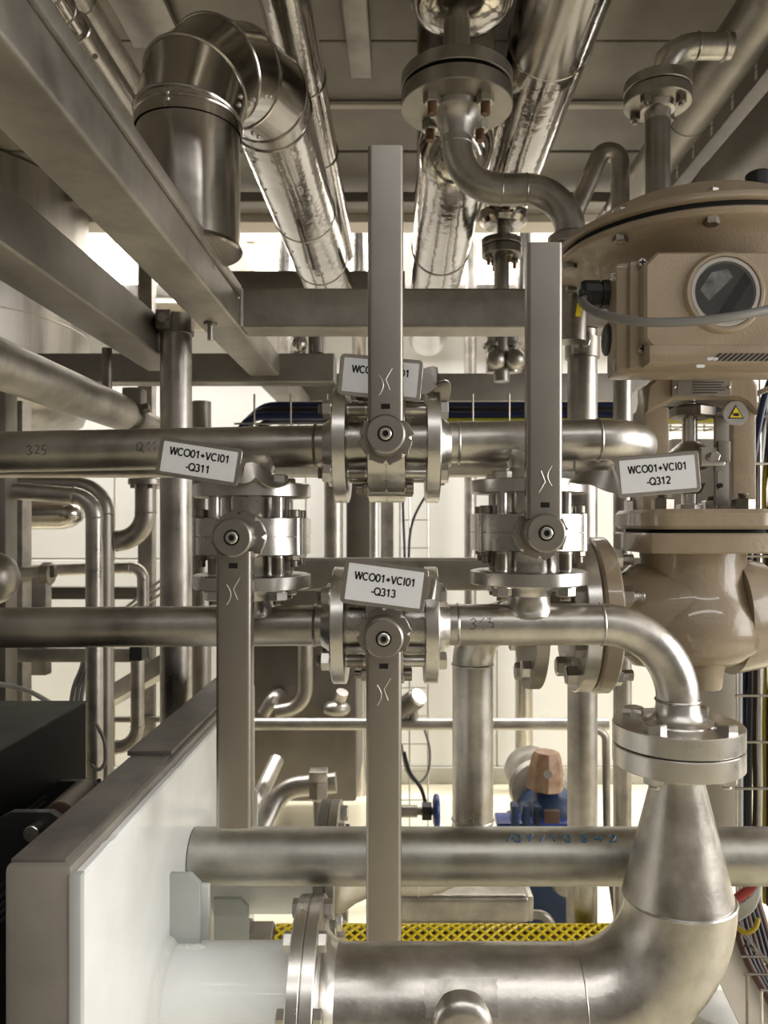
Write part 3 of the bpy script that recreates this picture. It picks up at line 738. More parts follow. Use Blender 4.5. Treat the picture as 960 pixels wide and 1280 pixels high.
# warning print on the slanted lower edge of the positioner
pr = MB()
for k in range(13):
    a0 = P(889 + k * 7.0, 459.0, 1.070); a1 = P(905 + k * 7.0, 447.5, 1.068); wv = Vector((.0042, 0, 0))
    pr.add([a0, a0 + wv, a1 + wv, a1], [(0, 1, 2, 3)])
part('positioner_skirt', MB().prism([(cx0 + .004, zb0 + .001), (bx1, zb0 + .001), (bx1, zb0 + .030), (cx0 + .004, zb0 + .030)], .030, (0, 1.089, 0), X, Z, .004), 'tan', ps)
wl = MB()
for k in range(13):
    z0_, z1_ = zb0 + .0055, zb0 + .0165; x_ = P(889, 0, 1.07).x + k * .0075
    wl.add([(x_, 1.0735, z0_), (x_ + .0046, 1.0735, z0_), (x_ + .0046 + .013, 1.0735, z1_), (x_ + .013, 1.0735, z1_)], [(0, 1, 2, 3)])
part('caution_print', wl, 'ink', ps, flat=True)
ol = MB(); 
for (px, py, ww) in ((891, 448.5, .016), (876, 457.5, .012)):
    q = P(px, py, 1.073); ol.prism(rrect(ww, .0045, .002), .0004, (q.x, 1.0737, q.z), X, Z)
part('caution_label', ol, 'label', ps)
# side gland, plug and cable
gz = zc(367, 1.16); gx = bx0
gl = MB().lathe((gx, 1.165, gz), -X, [(-.004, .022), (.010, .022), (.0105, .019), (.014, .019), (.0145, .0215), (.036, .0215), (.042, .018), (.044, .012)], 12); part('cable_gland', gl, 'black', ps, ang=25)
pz = zc(424, 1.16); part('blind_plug', MB().lathe((gx, 1.165, pz), -X, [(-.004, .024), (.002, .024), (.004, .021), (.004, .010), (.002, .0)], 28), 'black', ps)
cab = [P(738, 368, 1.165), P(728, 371, 1.14), P(731, 381, 1.10), P(752, 393, 1.06), P(800, 402, 1.03), P(860, 402, 1.02), P(920, 395, 1.02), P(985, 382, 1.04)]
def smooth(pts, n=6):
    out = []; k = len(pts)
    for i in range(k - 1):
        p0, p1, p2, p3 = pts[max(i - 1, 0)], pts[i], pts[i + 1], pts[min(i + 2, k - 1)]
        for q in range(n):
            t = q / n; out.append(.5 * ((2 * p1) + (-p0 + p2) * t + (2 * p0 - 5 * p1 + 4 * p2 - p3) * t * t + (-p0 + 3 * p1 - 3 * p2 + p3) * t ** 3))
    out.append(pts[-1]); return out
sig = thing('signal_cable', 'grey signal cable sagging in front of the positioner window', 'cable', cab[1])
part('cable', MB().sweep(smooth(cab), .0062, 14), 'cable_grey', sig)
tie = MB()
for q in ((727, 366), (726, 375)): tie.ball(P(q[0], q[1], 1.12), .0045, 10, 8)
tie.torus(P(731, 374, 1.125), Y, .0085, .0016, 20, 6); part('cable_tie', tie, 'black', sig)
part('marker_tag', MB().prism(rrect(.008, .020, .001), .0012, (P(724, 387, 1.115).x, 1.115, P(724, 387, 1.115).z), (1, 0, -.15), (.15, 0, 1)), 'yellow', sig)
# yoke
yz1 = zc(470); 
yt = [(P(797, 0, DC).x, zc(522)), (P(797, 0, DC).x + .002, zc(487)), (P(820, 0, DC).x, zc(468)), (P(923, 0, DC).x, zc(468)), (P(934, 0, DC).x, zc(487)), (P(934, 0, DC).x, zc(522)), (P(920, 0, DC).x, zc(510)), (P(908, 0, DC).x, zc(504)), (P(835, 0, DC).x, zc(504)), (P(820, 0, DC).x, zc(512))]
part('yoke_head', MB().prism(yt, .085, (0, DC, 0), X, Z, .006), 'tan_cast', cv)
part('yoke_collar', MB().cyl((vx, DC, zc(470)), (vx, DC, zr - .10), .064, 40), 'tan_cast', cv)
for (a, b) in ((797, 828), (905, 934)):
    part('yoke_leg', MB().box((P(a, 0, DC).x, DC - .035, zc(640)), (P(b, 0, DC).x, DC + .035, zc(512)), .005), 'tan_cast', cv)
part('stem_nut', MB().lathe((vx, DC, zc(524)), Z, [(0, .030), (.004, .038), (.018, .038), (.022, .030)], 6), 'bolt_dark', cv)
part('stem', MB().cyl((vx - .004, DC, zc(640)), (vx - .004, DC, zc(505)), .0125, 24), 'machined', cv)
cp = MB().lathe((vx - .004, DC, zc(592)), Z, [(0, .014), (.008, .030), (.018, .036), (.036, .036), (.050, .020), (.054, .013)], 8); part('stem_coupling', cp, 'bolt', cv)
part('coupling_clamp', MB().box((vx - .002, DC - .045, zc(585)), (vx + .038, DC - .010, zc(562)), .003), 'machined', cv)
q = P(891, 571, 1.25); inst('clamp_bolt', hexm(.016, .010, 'bolt'), orient(q, -Y, .3), cv)
part('gland_nut', MB().lathe((vx - .004, DC, zc(637)), Z, [(0, .022), (.008, .022), (.010, .014), (.026, .013), (.028, .018), (.044, .026), (.046, .012)], 6), 'bolt', cv)
sc0 = P(893, 632, 1.262); sc1 = P(910, 520, 1.262)
part('travel_scale', MB().box((sc0.x, 1.258, sc0.z), (sc1.x, 1.266, sc1.z), .001), 'plate_side', cv)
part('scale_pointer', MB().box((sc0.x + .002, 1.250, zc(578, 1.26)), (sc1.x - .001, 1.258, zc(552, 1.26)), .001), 'bolt_dark', cv)
part('scale_slot', MB().prism(rrect(.008, .030, .004), .001, (P(900, 0, 1.257).x, 1.2572, zc(600, 1.257)), X, Z), 'bolt', cv)
q = P(900, 607, 1.255); part('scale_screw', MB().cyl(q + Y * .003, q - Y * .003, .004, 14), 'rubber', cv)
# nameplate (lettering too small to read: only grey rows and an empty code field)
np0 = P(840, 495, 1.252); np1 = P(914, 472, 1.252)
npl = part('nameplate', MB().box((np0.x, 1.2515, np0.z), (np1.x, 1.2560, np1.z), .0008, seg=1), 'nameplate', cv)
rows = MB()
for k in range(6):
    zz = np1.z - .0035 - k * .0042; rows.box((np0.x + .034, 1.2510, zz - .0009), (np0.x + .034 + (.038, .05, .046, .050, .052, .040)[k], 1.2514, zz + .0009))
part('printed_rows', rows, 'ink_pen', npl)
part('plate_field', MB().box((np0.x + .009, 1.2510, np0.z + .004), (np0.x + .029, 1.2514, np0.z + .024)), 'tagsteel', npl)
for px in (843, 911):
    q = P(px, 484, 1.251); part('rivet', MB().ball(q, .0028, 10, 6), 'machined', npl)
# round warning plate
wq = P(919, 517, 1.235); ws = thing('warning_sign', 'round metal plate with a yellow hand-crush warning triangle', 'sign', wq)
part('disc', MB().lathe(wq + Y * .001, -Y, [(0, .0200), (.0015, .0203), (.003, .0195)], 40), 'machined', ws)
def tri(s, dz): return [(-s * .866, -s * .5 + dz), (s * .866, -s * .5 + dz), (0, s + dz)]
part('triangle_border', MB().prism(tri(.0148, -.001), .0006, wq - Y * .0024, X, Z), 'ink', ws)
part('triangle', MB().prism(tri(.0116, -.001), .0006, wq - Y * .0030, X, Z), 'yellow', ws)
hd = MB().prism([(-.004, -.0045), (.004, -.0045), (.0055, -.002), (.003, .0006), (-.002, .0006), (-.004, -.001)], .0005, wq - Y * .0035, X, Z)
hd.prism([(-.0065, .0045), (-.0058, .0045), (-.004, -.002), (-.005, -.003)], .0005, wq - Y * .0035, X, Z); part('hand_symbol', hd, 'ink', ws)
part('sign_clip', MB().box(wq + Vector((-.004, .001, -.006)), wq + Vector((.008, .030, .006)), .001), 'bolt', ws)
# bonnet flanges
def rsq(w_, r, n=6): return rrect(w_, w_, r, n)
wB = S(172, 1.225)
part('bonnet_flange', MB().prism(rsq(wB, .045), S(25, 1.225), (vx, DC - .0, zc(649, 1.21)), X, Y, .006), 'tan_cast', cv, ang=30)
part('bonnet_gasket', MB().prism(rsq(wB - .03, .04), .012, (vx, DC, zc(664.5, 1.21)), X, Y), 'rubber', cv)
part('body_flange', MB().prism([(a, b) for a, b in rsq(wB, .030, 2)], S(25, 1.225), (vx, DC, zc(679, 1.21)), X, Y, .003), 'tan_cast', cv, ang=30)
for (px, py, d) in ((828, 637, 1.235), (929, 637, 1.235), (793, 637, 1.34), (890, 637, 1.36)):
    q = P(px, py, d); q.z = zc(637.5, 1.22)
    inst('bonnet_nut', hexm(.031, .019, 'bolt_dark' if d < 1.3 else 'bolt'), orient(q, Z, .5), cv); inst('bonnet_stud', rodm(.0085, .008, 'bolt_dark', 12, True), orient(q + Z * .019, Z), cv)
# globe body
zt_ = zc(692, 1.26)
def zz(py): return zc(py, 1.24)
gb = MB().lathe((vx, DC, zz(690)), -Z, [(0, .086), (zz(690) - zz(704), .0845), (zz(690) - zz(730), .086), (zz(690) - zz(752), .098), (zz(690) - zz(775), .115), (zz(690) - zz(795), .118), (zz(690) - zz(812), .110), (zz(690) - zz(826), .090), (zz(690) - zz(838), .060), (zz(690) - zz(842), .030), (zz(690) - zz(843), 0)], 56)
part('globe_body', gb, 'tan_cast', cv, ang=70)
zax = zc(768, DC)
port = MB().lathe((vx - .10, DC, zax), -X, [(-.08, .098), (.0, .085), (.012, .074), (.022, .070), (.050, .070)], 48); part('inlet_port', port, 'tan_cast', cv, ang=70)
part('outlet_port', MB().lathe((vx + .06, DC, zax - .0), X, [(0, .100), (.05, .090), (.075, .074), (.14, .070)], 48), 'tan_cast', cv, ang=70)
bs = P(891, 0, 1.24); part('drain_boss', MB().lathe((bs.x - .01, 1.25, zz(825)), -Z, [(0, .034), (.02, .030), (.044, .0275), (.0475, .025), (.048, 0)], 32), 'tan_cast', cv, ang=50)
for (px, py) in ((812, 773), (962, 775)):
    q = P(px, py, 1.235); part('port_boss', MB().lathe(q + Y * .03, -Y, [(0, .024), (.020, .0225), (.028, .019), (.030, 0)], 28), 'tan_cast', cv, ang=50)
fx1 = .346; fx0 = .313
part('inlet_flange', MB().lathe((fx1, DC, zax), -X, [(0, .126), (.004, .131), (.026, .131), (.031, .126), (.033, .110)], 64), 'tan_cast', cv)
bolts(cv, (fx1, DC, zax), X, .103, 8, .030, .018, 'bolt', .5, .018, 'bolt', .0095, 'flange_nut')
part('outlet_flange', MB().lathe((vx + .195, DC, zax), X, [(0, .126), (.004, .131), (.028, .131), (.033, .126)], 64), 'tan_cast', cv)
bolts(cv, (vx + .195, DC, zax), -X, .103, 8, .030, .018, 'bolt_dark', .5, 0, None, None, 'flange_nut')

# inlet pipe of the control valve: nozzle 2 -> up -> over -> flange
ux = P(591, 0, D3).x
ip = thing('inlet_pipe', 'upright steel pipe bending over to the control valve flange', 'pipe', (ux, D3, ax3))
flange(ip, (fx0 - .0005, DC, zax), -X, .1290, .024, 'machined')
part('raised_face', MB().cyl((fx0 + .002, DC, zax), (fx0 - .002, DC, zax), .085, 40), 'bolt_dark', ip)
bolts(ip, (fx0 - .0245, DC, zax), -X, .103, 8, .030, .017, 'bolt', .5)
flange(ip, (.232, DC, zax - .002), -X, .122, .022, 'pipe_dark'); bolts(ip, (.210, DC, zax - .002), -X, .098, 8, .026, .014, 'bolt', .2)
part('spool', MB().cyl((.20, DC, zax), (.30, DC, zax), .0375, 32), 'pipe_dark', ip)
pth, st = bend([Vector((-.09, D3, ax3)), Vector((ux, D3, ax3)), Vector((ux, D3, P(0, 778, D3).z)), Vector((.24, DC, zax - .012))], [.10, .085], 14)
part('pipe', MB().sweep(pth, .0375, 32), 'pipe', ip)
for c_, a_ in st: weld(c_, a_, .0375, ip)
flange(ip, (-.1280, D3, ax3), X, .1290, .018, 'pipe_dull'); bolts(ip, (-.110, D3, ax3), X, .104, 8, .024, .012, 'bolt', .5)
part('weld_neck', MB().lathe((-.1105, D3, ax3), X, [(0, .080), (.006, .066), (.03, .050), (.06, .0376)], 36), 'pipe', ip)

# ------------------------------------------------------------------ overhead steel frame
def rhs(name, lo, hi, m, label, group='steel frame of the pipe rack', bev=.006):
    return solo(name, MB().box(lo, hi, bev, seg=3), m, label, 'beam', group)
zA = H + .408
def hollow_beam(label, x0, x1, y0, y1, z0, z1, m='beam'):
    r = thing('steel_beam', label, 'beam', ((x0 + x1) / 2, (y0 + y1) / 2, z0), 'steel frame of the pipe rack')
    part('box_section', MB().box((x0, y0, z0), (x1, y1, z1), .006, seg=3), m, r); return r
b1 = hollow_beam('long square steel beam running away beneath the clad elbow', -.415, -.333, .16, 3.02, zA, zA + .062)
part('top_lip', MB().box((-.417, .16, zA + .064), (-.329, 1.598, zA + .088), .004, seg=2), 'beam', b1)
b2 = hollow_beam('square steel cross beam welded between the levers', -.332, .94, 1.600, 1.684, zA + .002, zA + .084)
part('weld_bead', MB().sweep([Vector((-.330, 1.599, zA + .004)), Vector((-.330, 1.599, zA + .082))], .004, 8), 'lever_edge', b2)
part('drop_bolt', MB().cyl((-.385, 1.56, zA - .035), (-.385, 1.56, zA + .005), .006, 12), 'bolt', b1); part('bolt_washer', MB().cyl((-.385, 1.56, zA - .004), (-.385, 1.56, zA), .014, 16), 'bolt_dark', b1)
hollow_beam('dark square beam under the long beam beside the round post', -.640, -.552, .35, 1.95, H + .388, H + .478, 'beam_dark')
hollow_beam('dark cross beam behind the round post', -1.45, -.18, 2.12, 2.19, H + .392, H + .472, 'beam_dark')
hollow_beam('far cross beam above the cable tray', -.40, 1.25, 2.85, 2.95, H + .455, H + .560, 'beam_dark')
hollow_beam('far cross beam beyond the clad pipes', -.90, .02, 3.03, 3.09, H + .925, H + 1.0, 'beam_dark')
hollow_beam('flat steel cross beam behind the Q313 tag', -.33, .90, 1.90, 1.96, H - .165, H - .085, 'pipe_dark')
# deck joists and plates
hollow_beam('short joist hanging under the deck', P(433, 0, 2.0).x, P(463, 0, 2.0).x, .6, 2.14, DZ - .06, DZ - .002)
hollow_beam('perforated deck joist above the long beam', -1.02, -.88, .5, 2.6, DZ - .09, DZ - .002)
hollow_beam('deck edge joist crossing above the clad pipes', -3.0, 3.0, 2.92, 2.98, DZ - .075, DZ - .036, 'beam_dark')
# round posts
def post(px, d, r, z0, z1, label, m='pipe', clampz=None):
    x = P(px, 0, d).x; root = thing('round_post', label, 'post', (x, d, z0), 'round posts of the rack')
    part('tube', MB().cyl((x, d, z0), (x, d, z1), r, 32), m, root)
    part('foot_plate', MB().cyl((x, d, z0), (x, d, z0 + .012), r * 2, 24), m, root)
    if clampz:
        part('clamp', MB().lathe((x, d, clampz - .022), Z, [(0, r + .001), (.001, r + .005), (.043, r + .005), (.044, r + .001)], 32), 'pipe_dark', root)
        part('clamp_ear', MB().box((x - .030, d - r - .022, clampz - .020), (x + .004, d - r + .006, clampz + .022), .004), 'pipe_dark', root)
        inst('clamp_bolt', hexm(.020, .014, 'bolt'), orient((x - .010, d - r - .022, clampz), -Y, .3), root)
    return root
post(220, 1.76, .0355, 0, H + .455, 'bright round post standing behind the Q311 tag', 'pipe', H + .455)
post(728, 1.62, .0310, 0, H + .407, 'round post behind the control valve flange', 'pipe_dull', H + .37)
post(778, 2.00, .0235, 0, H + .55, 'slim round post behind the control valve yoke', 'pipe_dull')
post(252, 2.45, .0300, 0, H + .39, 'dull round post beyond the dark cross beam', 'pipe_dark')
def sqpost(px0, px1, d, z0, z1, m, label):
    return solo('square_post', MB().box((P(px0, 0, d).x, d, z0), (P(px1, 0, d).x, d + .06, z1), .004), m, label, 'post')
sqpost(8, 28, 2.3, 0, H + .37, 'pipe_dull', 'square steel post by the dark end cap')
sqpost(-14, 7, 1.9, 0, H + .45, 'beam_dark', 'dark square post at the edge of the rack')
sqpost(172, 190, 3.2, 0, DZ, 'pipe_dull', 'far square post behind the bent pipes')

# ------------------------------------------------------------------ clad insulated pipes overhead
def ringbead(root, c, axis, r, w=.004, m='clad_plain'): return part('seam_bead', MB().torus(c, axis, r, w, 44, 8), m, root)
# gored elbow and the run that leaves it
el = thing('clad_elbow_pipe', 'polished clad pipe with a gored elbow above the long beam', 'insulated pipe', (-.345, 1.36, H + .43))
re_ = .090
leg0 = P(236, 300, 1.37); legx = leg0.x; 
A0 = Vector((legx, 1.37, H + .485)); A1 = Vector((legx, 1.37, H + .715))
Bq = Vector((-.262, 1.70, H + .905)); 
hd_ = Vector((Bq.x - legx, Bq.y - 1.37, 0)); run = hd_.normalized()
part('elbow_leg', MB().lathe(A0, Z, [(0, re_ + .002), (.004, re_ + .005), (.010, re_ + .002), (.012, re_), ((A1 - A0).length, re_)], 56), 'clad_plain', el)
part('leg_end', MB().lathe(A0 + Z * .004, Z, [(0, re_ - .002), (.02, .055), (.021, 0)], 40), 'rubber', el)
part('inner_pipe', MB().cyl(A0 - Z * .03, A0 + Z * .04, .045, 24), 'pipe_dark', el)
n_g = 4; Rr = Bq.z - A1.z; dist = hd_.length; o_ = Vector((legx, 1.37, A1.z))
Lend = Vector((P(409, 0, 2.83).x, 2.95, H + .905))
kn = [o_ + run * (dist * .78 * (1 - math.cos(PI / 2 * k / n_g))) + Z * (Rr * math.sin(PI / 2 * k / n_g)) for k in range(n_g + 1)]
def mitre_rings(pts, r, n=56):           # one ring of points on each mitre plane
    out = []; d0 = (pts[1] - pts[0]).normalized(); _, s0, t0 = frame(d0)
    base = [(s0 * math.cos(2 * PI * q / n) + t0 * math.sin(2 * PI * q / n)) * r for q in range(n)]
    cur = [pts[0] + v for v in base]; out.append(cur)
    for i in range(1, len(pts)):
        d = (pts[i] - pts[i - 1]).normalized()
        nrm = (d + (pts[i + 1] - pts[i]).normalized()).normalized() if i < len(pts) - 1 else d
        cur = [p + d * ((pts[i] - p).dot(nrm) / d.dot(nrm)) for p in cur]; out.append(cur)
    return out
kp = [A1 - Z * .02] + kn[0:1] + kn[1:] + [kn[-1] + (Lend - kn[-1]).normalized() * .05]
kp = [A1 - Z * .02, o_ + Z * .004] + kn[1:] + [kn[-1] + (Lend - kn[-1]).normalized() * .05]
rg = mitre_rings(kp, re_ + .0025)
for i in range(len(rg) - 1):
    n_ = len(rg[i]); g_ = MB().add(rg[i] + rg[i + 1], [(q, (q + 1) % n_, n_ + (q + 1) % n_, n_ + q) for q in range(n_)])
    part('gore', g_, 'clad_plain', el, ang=60)
    rr_ = rg[i + 1]; part('seam_bead', MB().sweep(rr_ + rr_[:2], .0036, 6, cap=False), 'clad_plain', el)
    ca = sum(rg[i], Vector()) / n_; cb_ = sum(rr_, Vector()) / n_
    for tt in (.35, .62):
        for q in range(n_):               # rivets on the side towards the hall, near the throat
            pass
        best = min(range(n_), key=lambda q: (rg[i][q] - rr_[q]).length + .35 * rg[i][q].y)
        q1 = (best + 3) % n_; pv = rg[i][q1].lerp(rr_[q1], tt)
        part('rivet', MB().ball(pv, .0045, 10, 8), 'bolt', el)
ringbead(el, A1 + Z * .002, Z, re_ + .001, .0035)
pp = kn
part('run', MB().cyl(pp[-1] + run * .0, Lend, re_, 56), 'clad', el)
for t in (.45, .75):
    c_ = pp[-1].lerp(Lend, t); ringbead(el, c_, Lend - pp[-1], re_, .0025)
for k in range(7):
    c_ = pp[-1].lerp(Lend, .1 + k * .11); d_ = Vector((-.55, 0, -.83)); part('rivet', MB().ball(c_ + d_ * re_, .0035, 8, 6), 'bolt_dark', el)
def clad(label, a, b, r, seams=(.3, .6), m='clad', caps=True, extra=None):
    root = thing('clad_pipe', label, 'insulated pipe', a, 'clad pipes under the deck')
    part('cladding', MB().cyl(a, b, r, 48, .004), m, root)
    for t in seams: ringbead(root, Vector(a).lerp(Vector(b), t), Vector(b) - Vector(a), r + .0005, .003)
    return root
def recede(px, py, Zr_, d0, d1):          # a run parallel to the view axis through pixel (px, py), at height Zr_ above the eye
    d = Zr_ * F / (CY - py); x = (px - CX) / F * d; return Vector((x, d0, H + Zr_)), Vector((x, d1, H + Zr_))
a, b = recede(357, 0, 1.10, .9, 3.10); clad('slender clad pipe running beside the gored elbow', a, b, .056, (.45, .62))
a, b = recede(704, 0, 1.12, .95, 2.66); bigc = clad('large clad pipe with a lapped cover panel above the S bend', a, b, .0965, (.48,))
pm_ = MB()
# cover panel lapped round the underside, with a screw
ng = 10; y0_, y1_ = .95, 1.78; vs = []
for k in range(ng + 1):
    an = math.radians(-150 + 80 * k / ng)
    for yy in (y0_, y1_): vs.append((a.x + math.cos(an) * .0990, yy, a.z + math.sin(an) * .0990))
pm_.add(vs, [(2 * k, 2 * k + 1, 2 * k + 3, 2 * k + 2) for k in range(ng)]); part('lap_panel', pm_, 'clad_plain', bigc)
an = math.radians(-58); part('panel_screw', MB().ball((a.x + math.cos(an) * .097, 1.76, a.z + math.sin(an) * .097), .006, 12, 8), 'bolt_dark', bigc)
dn = Vector((b.x, b.y - .07, b.z)); part('end_cap', MB().lathe(dn - Z * .07, -Z, [(0, .080), (.03, .080), (.045, .066), (.05, .030), (.05, 0)], 40), 'clad', bigc)
nk = dn - Z * .12
part('neck', MB().cyl(nk + Z * .01, (nk.x, nk.y, zc(300, 2.59) + .001), .022, 20), 'pipe_dull', bigc)
a, b = recede(545, 350, .95, 1.95, 3.9); cc = clad('clad pipe running away behind the S bend', a, b, .098, (.35, .7))
a2 = Vector((a.x, a.y - .02, a.z)); part('riser', MB().sweep(bend([b.lerp(a, .98), a2, Vector((a2.x, a2.y, DZ + .02))], .03, 6)[0], .098, 44), 'clad', cc)
# a flange hanging below the large clad pipe
hf = thing('drop_flange', 'small flange pair hanging below the large clad pipe', 'flange', nk - Z * .2)
fz = zc(300, 2.59); fxp = P(627, 0, 2.59).x; fyp = 2.59
flange(hf, (fxp, fyp, fz), -Z, .068, .022, 'pipe_dark'); flange(hf, (fxp, fyp, fz - .026), -Z, .068, .030, 'pipe_dark')
bolts(hf, (fxp, fyp, fz - .056), -Z, .050, 4, .022, .014, 'bolt_dark', .25, .02, 'bolt_rust'); part('outlet', MB().cyl((fxp, fyp, fz - .05), (fxp, fyp, H + .48), .026, 24), 'pipe_dark', hf)
# vertical clad vessel stub above the big flange, flange pair and S bend
D5 = 1.52; fx5 = P(571, 0, D5).x
vs_ = thing('clad_riser', 'polished clad riser coming down through the deck over the flange', 'insulated pipe', (fx5 + .01, D5, zc(0, D5)))
part('cladding', MB().lathe((fx5 + .010, D5, zc(4, D5)), Z, [(0, .085), (.003, .1005), (.008, .103), (.012, .101), (DZ - zc(4, D5) + .01, .101)], 56), 'clad', vs_)
part('end_disc', MB().lathe((fx5 + .010, D5, zc(4, D5) + .001), -Z, [(0, .099), (.008, .096), (.020, .086), (.030, .068), (.037, .045), (.040, 0)], 48), 'clad', vs_)
part('disc_screw', MB().ball((fx5 - .005, D5 + .045, zc(4, D5) - .031), .005, 10, 6), 'bolt_dark', vs_)
zf = zc(118, D5); sb = thing('s_bend_pipe', 'dark steel S bend hanging from a large bolted flange', 'pipe', (fx5, D5, H + .5))
part('riser_neck', MB().cyl((fx5, D5, zc(4, D5)), (fx5, D5, zf + .04), .026, 28), 'pipe_dark', sb)
part('riser_dome', MB().lathe((fx5, D5, zf + .033), Z, [(0, .084), (.012, .074), (.026, .050), (.030, .026)], 40), 'pipe_dark', sb)
flange(sb, (fx5, D5, zf + .033), -Z, .1100, .026, 'pipe_dark'); flange(sb, (fx5, D5, zf), -Z, .1100, .030, 'pipe_dark')
part('gasket', MB().cyl((fx5, D5, zf + .009), (fx5, D5, zf - .002), .092, 40), 'rubber', sb)
bolts(sb, (fx5, D5, zf - .030), -Z, .072, 4, .030, .017, 'bolt', .5, .020, 'bolt_rust', .0095)
part('weld_neck', MB().lathe((fx5, D5, zf - .030), -Z, [(0, .056), (.010, .054), (.016, .045), (.040, .034), (.058, .0315)], 36), 'pipe', sb)
sx1 = P(713, 0, D5).x
pth, st = bend([Vector((fx5, D5, zf - .06)), Vector((fx5, D5, zc(237, D5))), Vector((sx1, D5, zc(237, D5))), Vector((sx1, D5, zc(312, D5)))], .088, 14)
part('pipe', MB().sweep(pth, .0300, 32), 'pipe_dull', sb)
for c_, a_ in st: weld(c_, a_, .0300, sb, 'pipe_dull', .0016)
flange(sb, (sx1, D5, zc(296, D5)), -Z, .044, .018, 'pipe_dark'); part('drop', MB().cyl((sx1, D5, zc(296, D5)), (sx1, D5, H + .36), .030, 24), 'pipe_dull', sb)

# tee flange over the actuator
D6 = 1.47; tx6 = P(822, 0, D6).x; tz6 = zc(118, D6)
tf = thing('flanged_riser', 'flanged riser pipe above the actuator with an elbow to the sloping main', 'pipe', (tx6, D6, H + .5))
part('riser', MB().cyl((tx6, D6, zr + .065), (tx6, D6, tz6 - .02), .0235, 28), 'pipe_dark', tf)
flange(tf, (tx6, D6, tz6), -Z, .063, .022, 'pipe_dull'); flange(tf, (tx6, D6, tz6 + .022), -Z, .063, .020, 'pipe_dull')
part('collar', MB().lathe((tx6, D6, tz6 - .022), -Z, [(0, .034), (.010, .032), (.012, .025), (.03, .024)], 28), 'pipe', tf)
bolts(tf, (tx6, D6, tz6 - .022), -Z, .047, 4, .018, .012, 'bolt_dark', .5, .006)
pth, st = bend([Vector((tx6, D6, tz6)), Vector((tx6, D6, zc(58, D6))), Vector((P(914, 0, D6).x, D6, zc(58, D6)))], .075, 12)
part('elbow', MB().sweep(pth, .0235, 28), 'pipe', tf); weld(st[1][0], X, .0235, tf); weld(Vector((P(905, 0, D6).x, D6, zc(58, D6))), X, .024, tf, 'pipe', .003)
# mains running away at the upper side
def mains(label, rx, rz, Zr_, d0, d1, r, m, seams=0):
    x = rx / rz * Zr_; a = Vector((x, d0, H + Zr_)); b = Vector((x, d1, H + Zr_))
    root = thing('main_pipe', label, 'pipe', a, 'mains under the deck'); part('pipe', MB().cyl(a, b, r, 40), m, root)
    for k in range(seams): weld(a.lerp(b, (k + 1) / (seams + 1)), Y, r, root, m)
    return root
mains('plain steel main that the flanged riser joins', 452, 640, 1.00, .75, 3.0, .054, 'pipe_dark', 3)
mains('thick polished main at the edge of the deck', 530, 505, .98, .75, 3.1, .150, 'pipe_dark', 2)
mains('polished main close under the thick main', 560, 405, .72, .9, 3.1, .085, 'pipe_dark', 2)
mains('round steel main above the long beam', -400, 655, 1.16, .5, 2.3, .034, 'pipe', 2)
tb = thing('small_clad_pipe', 'slim polished pipe clamped along the top of the long beam', 'pipe', (-.60, 1.2, H + .9))
x_ = -.605
part('pipe', MB().cyl((x_, .5, H + .92), (x_, 1.72, H + .92), .026, 28), 'clad', tb)
part('sleeve', MB().cyl((x_, 1.42, H + .92), (x_, 1.74, H + .92), .033, 28, .002), 'clad_plain', tb)
for yy in (1.47, 1.69): part('sleeve_screw', MB().ball((x_ + .022, yy, H + .895), .005, 8, 6), 'bolt_dark', tb)
for k in range(16): part('wire_wrap', MB().torus((x_, .62 + k * .05, H + .92), (0, 1, .2), .0265, .002, 20, 5), 'bolt', tb)
pl2 = thing('deck_bracket', 'perforated steel plate fixed under the deck', 'bracket', (-.62, 1.8, DZ - .05))
q = P(172, 22, 1.9)
part('plate', MB().box((q.x - .06, 1.55, DZ - .030), (q.x + .075, 2.05, DZ - .012), .003), 'beam', pl2); part('hole', MB().cyl((q.x + .01, 1.80, DZ - .032), (q.x + .01, 1.80, DZ - .029), .018, 20), 'deck_dark', pl2)
# thin bent pipe
solopipe('bent_pipe', 'thin pipe bent sharply over behind the actuator', 'pipe', [P(704, 300, 2.046), P(775, 136, 2.046), P(775, 432, 2.046)], [.030], .0245, 'pipe_dull')
# cable ladder at the upper side
ld = thing('cable_ladder', 'slotted cable ladder side rail between the two mains', 'cable ladder', (1.0, 1.5, H + .95))
lx = .945; LZ = H + .185
part('side_rail', MB().box((lx - .002, .9, LZ + .985), (lx + .002, 3.0, LZ + 1.055), .0008), 'beam_dark', ld)
part('tray_bed', MB().box((lx, .9, LZ + 1.052), (lx + .22, 3.0, LZ + 1.056)), 'beam_dark', ld)
for k in range(11):
    yy = 1.30 + k * .145
    for (z0_, z1_) in ((LZ + .99, LZ + 1.016), (LZ + 1.022, LZ + 1.05)):
        part('slot_light_bar', MB().box((lx - .004, yy, z0_), (lx + .001, yy + .014, z1_), .001), 'label', ld)  # white bars painted in for light showing through open slots

# ------------------------------------------------------------------ behind the rack, tank side
tk = thing('storage_tank', 'tall stainless steel tank behind the dark beams', 'tank', (-1.82, 3.0, H + .36))
part('shell', MB().lathe((-1.82, 3.0, H + .36), Z, [(0, .46), (.05, .54), (.10, .56), (DZ - H - .37, .56)], 72), 'tank', tk, ang=50)
for z_ in (H + .75,): part('seam', MB().torus((-1.82, 3.0, z_), Z, .5605, .003, 72, 6), 'tank', tk)
